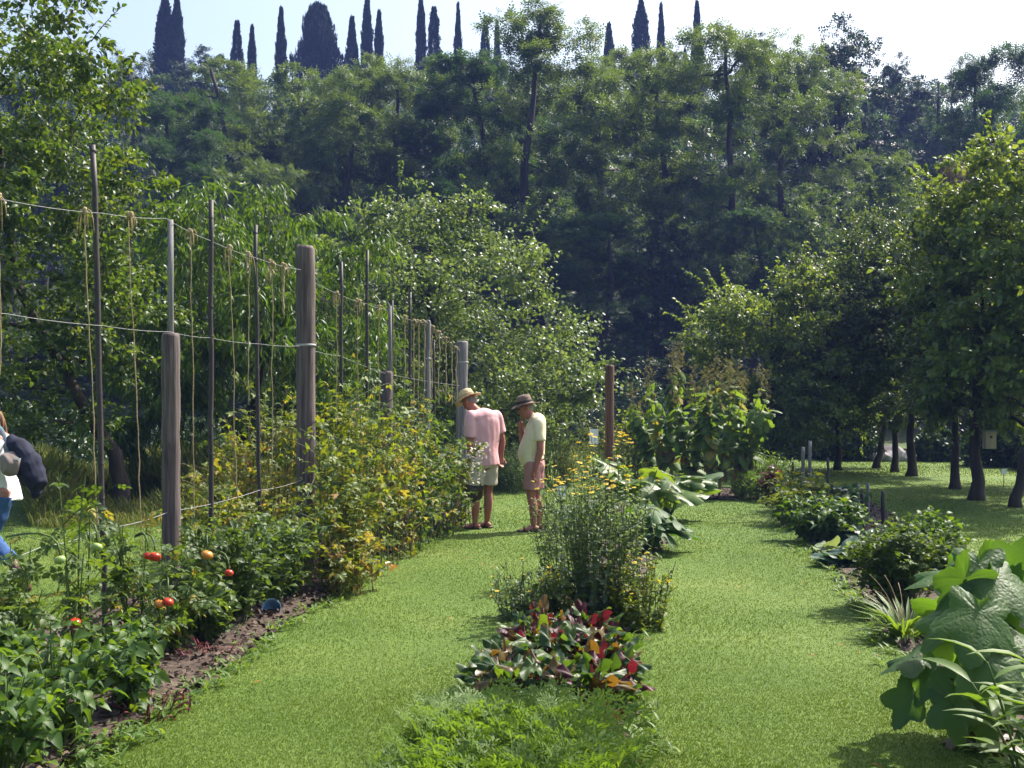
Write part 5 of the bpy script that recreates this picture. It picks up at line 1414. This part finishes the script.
def man(label, base_px, joints, face, headc, shirt_c, short_c, hat_c, band_c, heading, build=1.0, belly=0.0):
    bx, by = base_px; X, Y = G(bx, by); root = thing('person', label, 'person', (X, Y, 0), 0, 'people in the garden')
    J = {k: np.array(v, float) for k, v in joints.items()}; hd = heading     # hd: direction of the shoulder line
    body = MB(); B = build
    # trunk and neck
    mid = (J['hipL'] + J['hipR']) / 2; sh = (J['shL'] + J['shR']) / 2; fw = np.array([-math.sin(hd), math.cos(hd), 0])
    chest = mid * .38 + sh * .62 + fw * .02; waist = mid * .72 + sh * .28 + fw * (.01 + belly)
    chain(body, [mid - [0, 0, .02], waist, chest, sh - [0, 0, .03], sh + [0, 0, .03]], np.array([.165, .16, .185, .18, .1]) * B, np.array([.115, .118 + belly * .6, .125, .1, .07]) * B, hd)
    chain(body, [J['shL'], sh, J['shR']], [.06, .08, .06])
    chain(body, [sh - [0, 0, .02], sh * .5 + headc * .5 - [0, 0, .02], headc - [0, 0, .03]], [.075, .058, .055])
    P = head_on(body, headc, face)
    for s in 'LR':
        chain(body, [J['hip' + s] + [0, 0, .03], J['hip' + s] * .45 + J['knee' + s] * .55, J['knee' + s], J['knee' + s] * .62 + J['ank' + s] * .38 - fw * .015, J['ank' + s] + [0, 0, .02]], [.098 * B, .08 * B, .056, .057, .036], n=14)
        a = J['ank' + s]; td = unit(J['toe' + s] - a); td[2] = 0
        chain(body, [a - td * .045 - [0, 0, .035], a + td * .03 - [0, 0, .03], a + td * .12 - [0, 0, .052], a + td * .18 - [0, 0, .058]], [.034, .038, .045, .034], [.036, .036, .022, .016], math.atan2(td[1], td[0]) + math.pi / 2, n=12)
        chain(body, [J['sh' + s] * .9 + sh * .1, J['sh' + s], J['sh' + s] * .5 + J['el' + s] * .5, J['el' + s], J['el' + s] * .6 + J['wr' + s] * .4, J['wr' + s]], [.05, .058, .05, .041, .042, .029], n=12)
        hand(body, J['wr' + s], J['hd' + s] - J['wr' + s], J.get('pn' + s, -fw), curl=1.1 if s == 'L' else .6)
    fuse(body, 'body', M['skin_red'], root)
    eyes(P, root)
    # shirt
    sb = MB(); hem = J['hem'] if 'hem' in J else mid - [0, 0, .05]
    chain(sb, [hem, waist + [0, 0, -.02], chest, sh - [0, 0, .035], sh + [0, 0, .015]], np.array([.2, .2, .24, .225, .115]) * B, np.array([.142, .146 + belly * .7, .148, .118, .085]) * B, hd, capr=False)
    for s in 'LR':
        a, b = J['sh' + s], J['el' + s]; chain(sb, [a * .75 + sh * .25, a, a * .6 + b * .4, a * .3 + b * .7], [.07, .08, .078, .08], n=14, capr=False)
    chain(sb, [sh - [0, 0, .02], sh + (headc - sh) * .38], [.098, .07], n=14, capr=False)
    chain(sb, [J['shL'] - [0, 0, .03], J['shL'] * .5 + sh * .5 - [0, 0, .012], sh + [0, 0, .0], J['shR'] * .5 + sh * .5 - [0, 0, .012], J['shR'] - [0, 0, .03]], [.082, .1, .11, .1, .082], n=16)
    shirt = crease(fuse(sb, 'shirt', shirt_c, root, .008, 14), .006, 6, bx)
    # shorts
    tb = MB(); w0 = mid * .86 + sh * .14 - [0, 0, .04]
    chain(tb, [w0, mid - [0, 0, .02], mid - [0, 0, .08]], np.array([.175, .185, .17]) * B, np.array([.128, .135, .125]) * B, hd, capr=False)
    for s in 'LR':
        a, b = J['hip' + s], J['knee' + s]; chain(tb, [a + [0, 0, .05], a * .62 + b * .38, a * .2 + b * .8], [.118 * B, .108 * B, .108 * B], n=16, capr=False)
    crease(fuse(tb, 'shorts', short_c, root, .008, 3), .008, 8, by, .6)
    # sandals
    for s in 'LR':
        a = J['ank' + s]; td = unit((J['toe' + s] - a) * [1, 1, 0]); m_ = MB()
        chain(m_, [a - td * .075 - [0, 0, a[2] - .014], a + td * .05 - [0, 0, a[2] - .014], a + td * .2 - [0, 0, a[2] - .014]], [.042, .046, .04], [.014, .012, .011], math.atan2(td[1], td[0]) + math.pi / 2, n=12)
        for q in (.0, .12):
            c = a + td * q - [0, 0, a[2] - .02]; sd = np.array([-td[1], td[0], 0]); m_.tube(bez(c - sd * .05, c + [0, 0, .13 if q == 0 else .085], c + sd * .05, 9), .009, 6)
        m_.build('sandal', M['sandal'], root)
    # grey hair under the hat
    hb = MB(); f = unit(face); blob(hb, P(0, -.034, .012), (.0775, .07, .062), math.atan2(np.cross(f, [0, 0, 1])[1], np.cross(f, [0, 0, 1])[0])); hb.build('hair', M['hair'], root)
    up = unit(np.array([0, 0, 1.0]) - f * f[2]); pitch = math.asin(max(-1, min(1, f[2])))
    hat(root, P(0, -.005, .065), f * [1, 1, 0], pitch * .8, hat_c, band_c)
    return root


M['sandal'] = solid('dark_leather', [(.03, .018, .014), (.06, .04, .03)], 12, .5)
L_ = lambda px, py, y, b: ((px - b[0]) / PXM, y, (b[1] - py) / PXM)
b = (479, 529)
man('man in a pink shirt, beige shorts and straw hat looking down into the bean vines', b, dict(
    hipL=L_(477, 462, -.03, b), hipR=L_(490, 462, .09, b), kneeL=L_(475, 491, -.02, b), kneeR=L_(488, 491, .10, b), ankL=(-.05, -.02, .075), ankR=(.10, .12, .075), toeL=(-.24, .06, .02), toeR=(-.06, .30, .02),
    shL=L_(471, 417, -.08, b), shR=L_(496, 417, .14, b), elL=L_(470, 447, -.12, b), elR=L_(502, 441, .16, b), wrL=L_(472, 468, -.07, b), wrR=L_(501, 457, .14, b), hdL=L_(473.5, 476, -.06, b), hdR=L_(500.5, 466, .12, b), hem=L_(485, 467, .03, b)),
    (-.74, .40, -.62), np.array(L_(469.5, 402.5, .10, b)), cloth('pink_shirt', (.62, .34, .36), (.72, .43, .44)), cloth('beige_shorts', (.48, .41, .33), (.6, .52, .42)),
    solid('straw', [(.45, .34, .18), (.62, .5, .3)], 40, .8, bump=.3), solid('straw_band', [(.3, .22, .12), (.36, .27, .15)], 20, .8), .5, 1.02)
b = (535, 531)
man('man in cream polo shirt, dusty red shorts and brown hat, hand at his chin', b, dict(
    hipL=L_(533, 466, -.08, b), hipR=L_(536, 466, .08, b), kneeL=L_(531, 496, -.08, b), kneeR=L_(536, 496, .10, b), ankL=(-.02, -.08, .075), ankR=(.06, .10, .075), toeL=(-.24, -.10, .02), toeR=(-.16, .14, .02),
    shL=L_(538, 424, -.18, b), shR=L_(536, 423, .18, b), elL=L_(540, 450, -.22, b), elR=L_(524, 446, .20, b), wrL=L_(535, 470, -.20, b), wrR=L_(521, 431, .08, b), hdL=L_(533, 478, -.19, b), hdR=L_(520.5, 421, .04, b), pnR=(.8, -.3, 0), hem=L_(534, 464, 0, b)),
    (-.93, -.12, -.3), np.array(L_(526, 411, .0, b)), cloth('cream_polo', (.66, .56, .36), (.76, .66, .45)), cloth('dusty_red_shorts', (.34, .16, .15), (.44, .22, .2)),
    solid('brown_felt', [(.13, .085, .065), (.22, .15, .12)], 30, .8), solid('dark_band', [(.03, .02, .018), (.05, .035, .03)], 20, .7), 1.5, .97, .04)
# dark bag held by the man in pink
X, Y = G(479, 529)
bag = thing('shoulder_bag', 'dark brown leather bag hanging from the left hand of the man in pink', 'bag', (X + (474 - 479) / PXM, Y - .06, (529 - 492) / PXM))
mb = MB(); chain(mb, [(0, 0, -.09), (0, 0, -.06), (0, 0, .06), (0, 0, .1)], [.1, .125, .12, .095], [.045, .06, .055, .035], .5); fuse(mb, 'pouch', M['sandal'], bag, .01, 2)
MB().tube(bez((-.07, -.03, .08), (0, 0, .3), (.07, .03, .08), 9), .009, 6).build('strap', M['sandal'], bag)

# woman at the left edge, walking away to the left
X, Y = G(1, 590); X -= .02
PXW = F / Y
root = thing('person', 'woman in a white top and blue jeans walking away at the left edge', 'person', (X, Y, 0), 0, 'people in the garden')
body = MB(); hd = .9
chain(body, [(-.02, 0, .84), (-.02, 0, 1.0), (-.03, 0, 1.18), (-.05, .02, 1.32), (-.06, .03, 1.37)], [.145, .135, .15, .155, .09], [.105, .1, .11, .09, .065], hd)
chain(body, [(-.05, .02, 1.33), (-.09, .04, 1.42), (-.11, .06, 1.47)], [.06, .048, .05]); hc = np.array([-.13, .08, 1.50]); P = head_on(body, hc, (-.75, .55, -.25), s=.95)
for (h0, k0, a0, t0) in (((.04, -.06, .84), (-.06, -.02, .46), (.20, -.1, .20), (.28, -.1, .03)), ((-.08, .06, .84), (-.2, .1, .45), (-.28, .12, .08), (-.46, .22, .02))):
    h0, k0, a0, t0 = map(np.array, (h0, k0, a0, t0)); chain(body, [h0, h0 * .5 + k0 * .5, k0, k0 * .6 + a0 * .4, a0], [.098, .082, .056, .055, .036]); td = unit(t0 - a0); chain(body, [a0 - td * .03, a0 + td * .08, a0 + td * .15], [.036, .04, .03], [.036, .026, .018])
for (s0, e0, w0, d0) in (((.06, -.14, 1.31), (-.02, -.24, 1.06), (-.2, -.24, .93), (-.28, -.22, .88)), ((-.18, .18, 1.31), (-.27, .26, 1.06), (-.38, .2, .9), (-.44, .17, .84))):
    s0, e0, w0, d0 = map(np.array, (s0, e0, w0, d0)); chain(body, [s0, s0 * .5 + e0 * .5, e0, e0 * .5 + w0 * .5, w0], [.05, .044, .036, .036, .026]); hand(body, w0, d0 - w0, (-1, 0, 0), .9)
fuse(body, 'body', M['skin'], root); eyes(P, root)
mb = MB(); chain(mb, [(-.01, 0, .77), (-.02, 0, 1.0), (-.03, 0, 1.18), (-.05, .02, 1.31), (-.055, .03, 1.355)], [.215, .175, .185, .18, .1], [.17, .135, .135, .108, .08], hd, capr=False)
for (s0, e0) in (((.06, -.14, 1.31), (-.02, -.24, 1.06)), ((-.18, .18, 1.31), (-.27, .26, 1.06))):
    s0, e0 = map(np.array, (s0, e0)); chain(mb, [s0, s0 * .5 + e0 * .5, e0, e0 + (e0 - s0) * .2], [.068, .062, .058, .056], capr=False)
fuse(mb, 'top', cloth('white_top', (.72, .74, .8), (.82, .84, .88)), root, .008, 3); crease(bpy.data.objects['top'], .012, 7, 3)
mb = MB(); chain(mb, [(-.02, 0, .9), (-.02, 0, .82), (-.02, 0, .76)], [.172, .182, .17], [.13, .138, .13], hd, capr=False)
for (h0, k0, a0) in (((.04, -.06, .84), (-.06, -.02, .46), (.14, -.08, .27)), ((-.08, .06, .84), (-.2, .1, .45), (-.27, .12, .15))):
    h0, k0, a0 = map(np.array, (h0, k0, a0)); chain(mb, [h0, h0 * .5 + k0 * .5, k0, a0], [.115, .098, .076, .068], capr=False)
fuse(mb, 'jeans', cloth('blue_jeans', (.03, .075, .2), (.05, .115, .29)), root, .008, 3); crease(bpy.data.objects['jeans'], .010, 8, 4)
for (a0, t0) in (((.20, -.1, .19), (.30, -.1, .02)), ((-.28, .12, .05), (-.48, .24, .03))):
    a0, t0 = np.array(a0), np.array(t0); mb = MB(); td = unit(t0 - a0); chain(mb, [a0 - td * .05, a0 + td * .07, t0], [.044, .05, .036], [.048, .04, .024]); fuse(mb, 'shoe', solid('dark_red_leather', [(.1, .035, .03), (.16, .06, .05)], 10, .4), root, .008, 2)
mb = MB(); blob(mb, P(0, -.03, .035), (.088, .098, .1), .6)
for k in range(26):
    a = random.Random(k).uniform(-1.9, 1.9); q = P(.085 * math.sin(a), -.03 - .09 * math.cos(a), .02); e = q + np.array([random.Random(k + 50).uniform(-.02, .06), random.Random(k + 80).uniform(-.03, .03), -random.Random(k + 9).uniform(.14, .24)]); mb.tube(bez(q, (q + e) / 2 + [.03, 0, 0], e, 7), np.linspace(.02, .006, 7), 6)
mb.build('hair', M['hair_auburn'], root)
mb = MB(); chain(mb, [(-.10, -.1, 1.36), (-.02, -.1, 1.42), (.06, -.12, 1.40), (.12, -.14, 1.28), (.15, -.16, 1.14)], [.026, .03, .03, .028, .02], [.014, .016, .016, .014, .01], .3); fuse(mb, 'scarf', solid('teal_scarf', [(.04, .16, .2), (.3, .22, .25)], 14, .8), root, .008, 2)
bp = thing('backpack', 'navy blue bag with a grey-beige pocket slung on the back of the woman', 'backpack', (X + .27, Y - .1, 1.12))
mb = MB(); chain(mb, [(-.12, 0, .2), (-.04, 0, .1), (.03, 0, -.04), (.08, 0, -.17), (.10, 0, -.25)], [.045, .09, .115, .105, .06], [.05, .11, .12, .11, .06], .1); fuse(mb, 'sack', cloth('navy_cloth', (.008, .01, .024), (.018, .022, .045)), bp, .01, 3); crease(bpy.data.objects['sack'], .022, 6, 8, 1)
mb = MB(); chain(mb, [(-.10, -.10, .06), (-.07, -.13, 0), (-.07, -.13, -.08)], [.07, .085, .07], [.04, .05, .04], .2); fuse(mb, 'pocket', cloth('grey_beige_cloth', (.16, .13, .12), (.24, .2, .18)), bp, .01, 2); crease(bpy.data.objects['pocket'], .014, 8, 2, 1)
MB().tube(bez((-.14, -.02, .16), (-.34, -.12, .3), (-.30, .05, .02), 9), .016, 6).build('strap', M['sandal'], bp)
MB().box((.0, -.142, .03), (.05, .006, .014), rz=.2).build('tag', M['label'], bp)
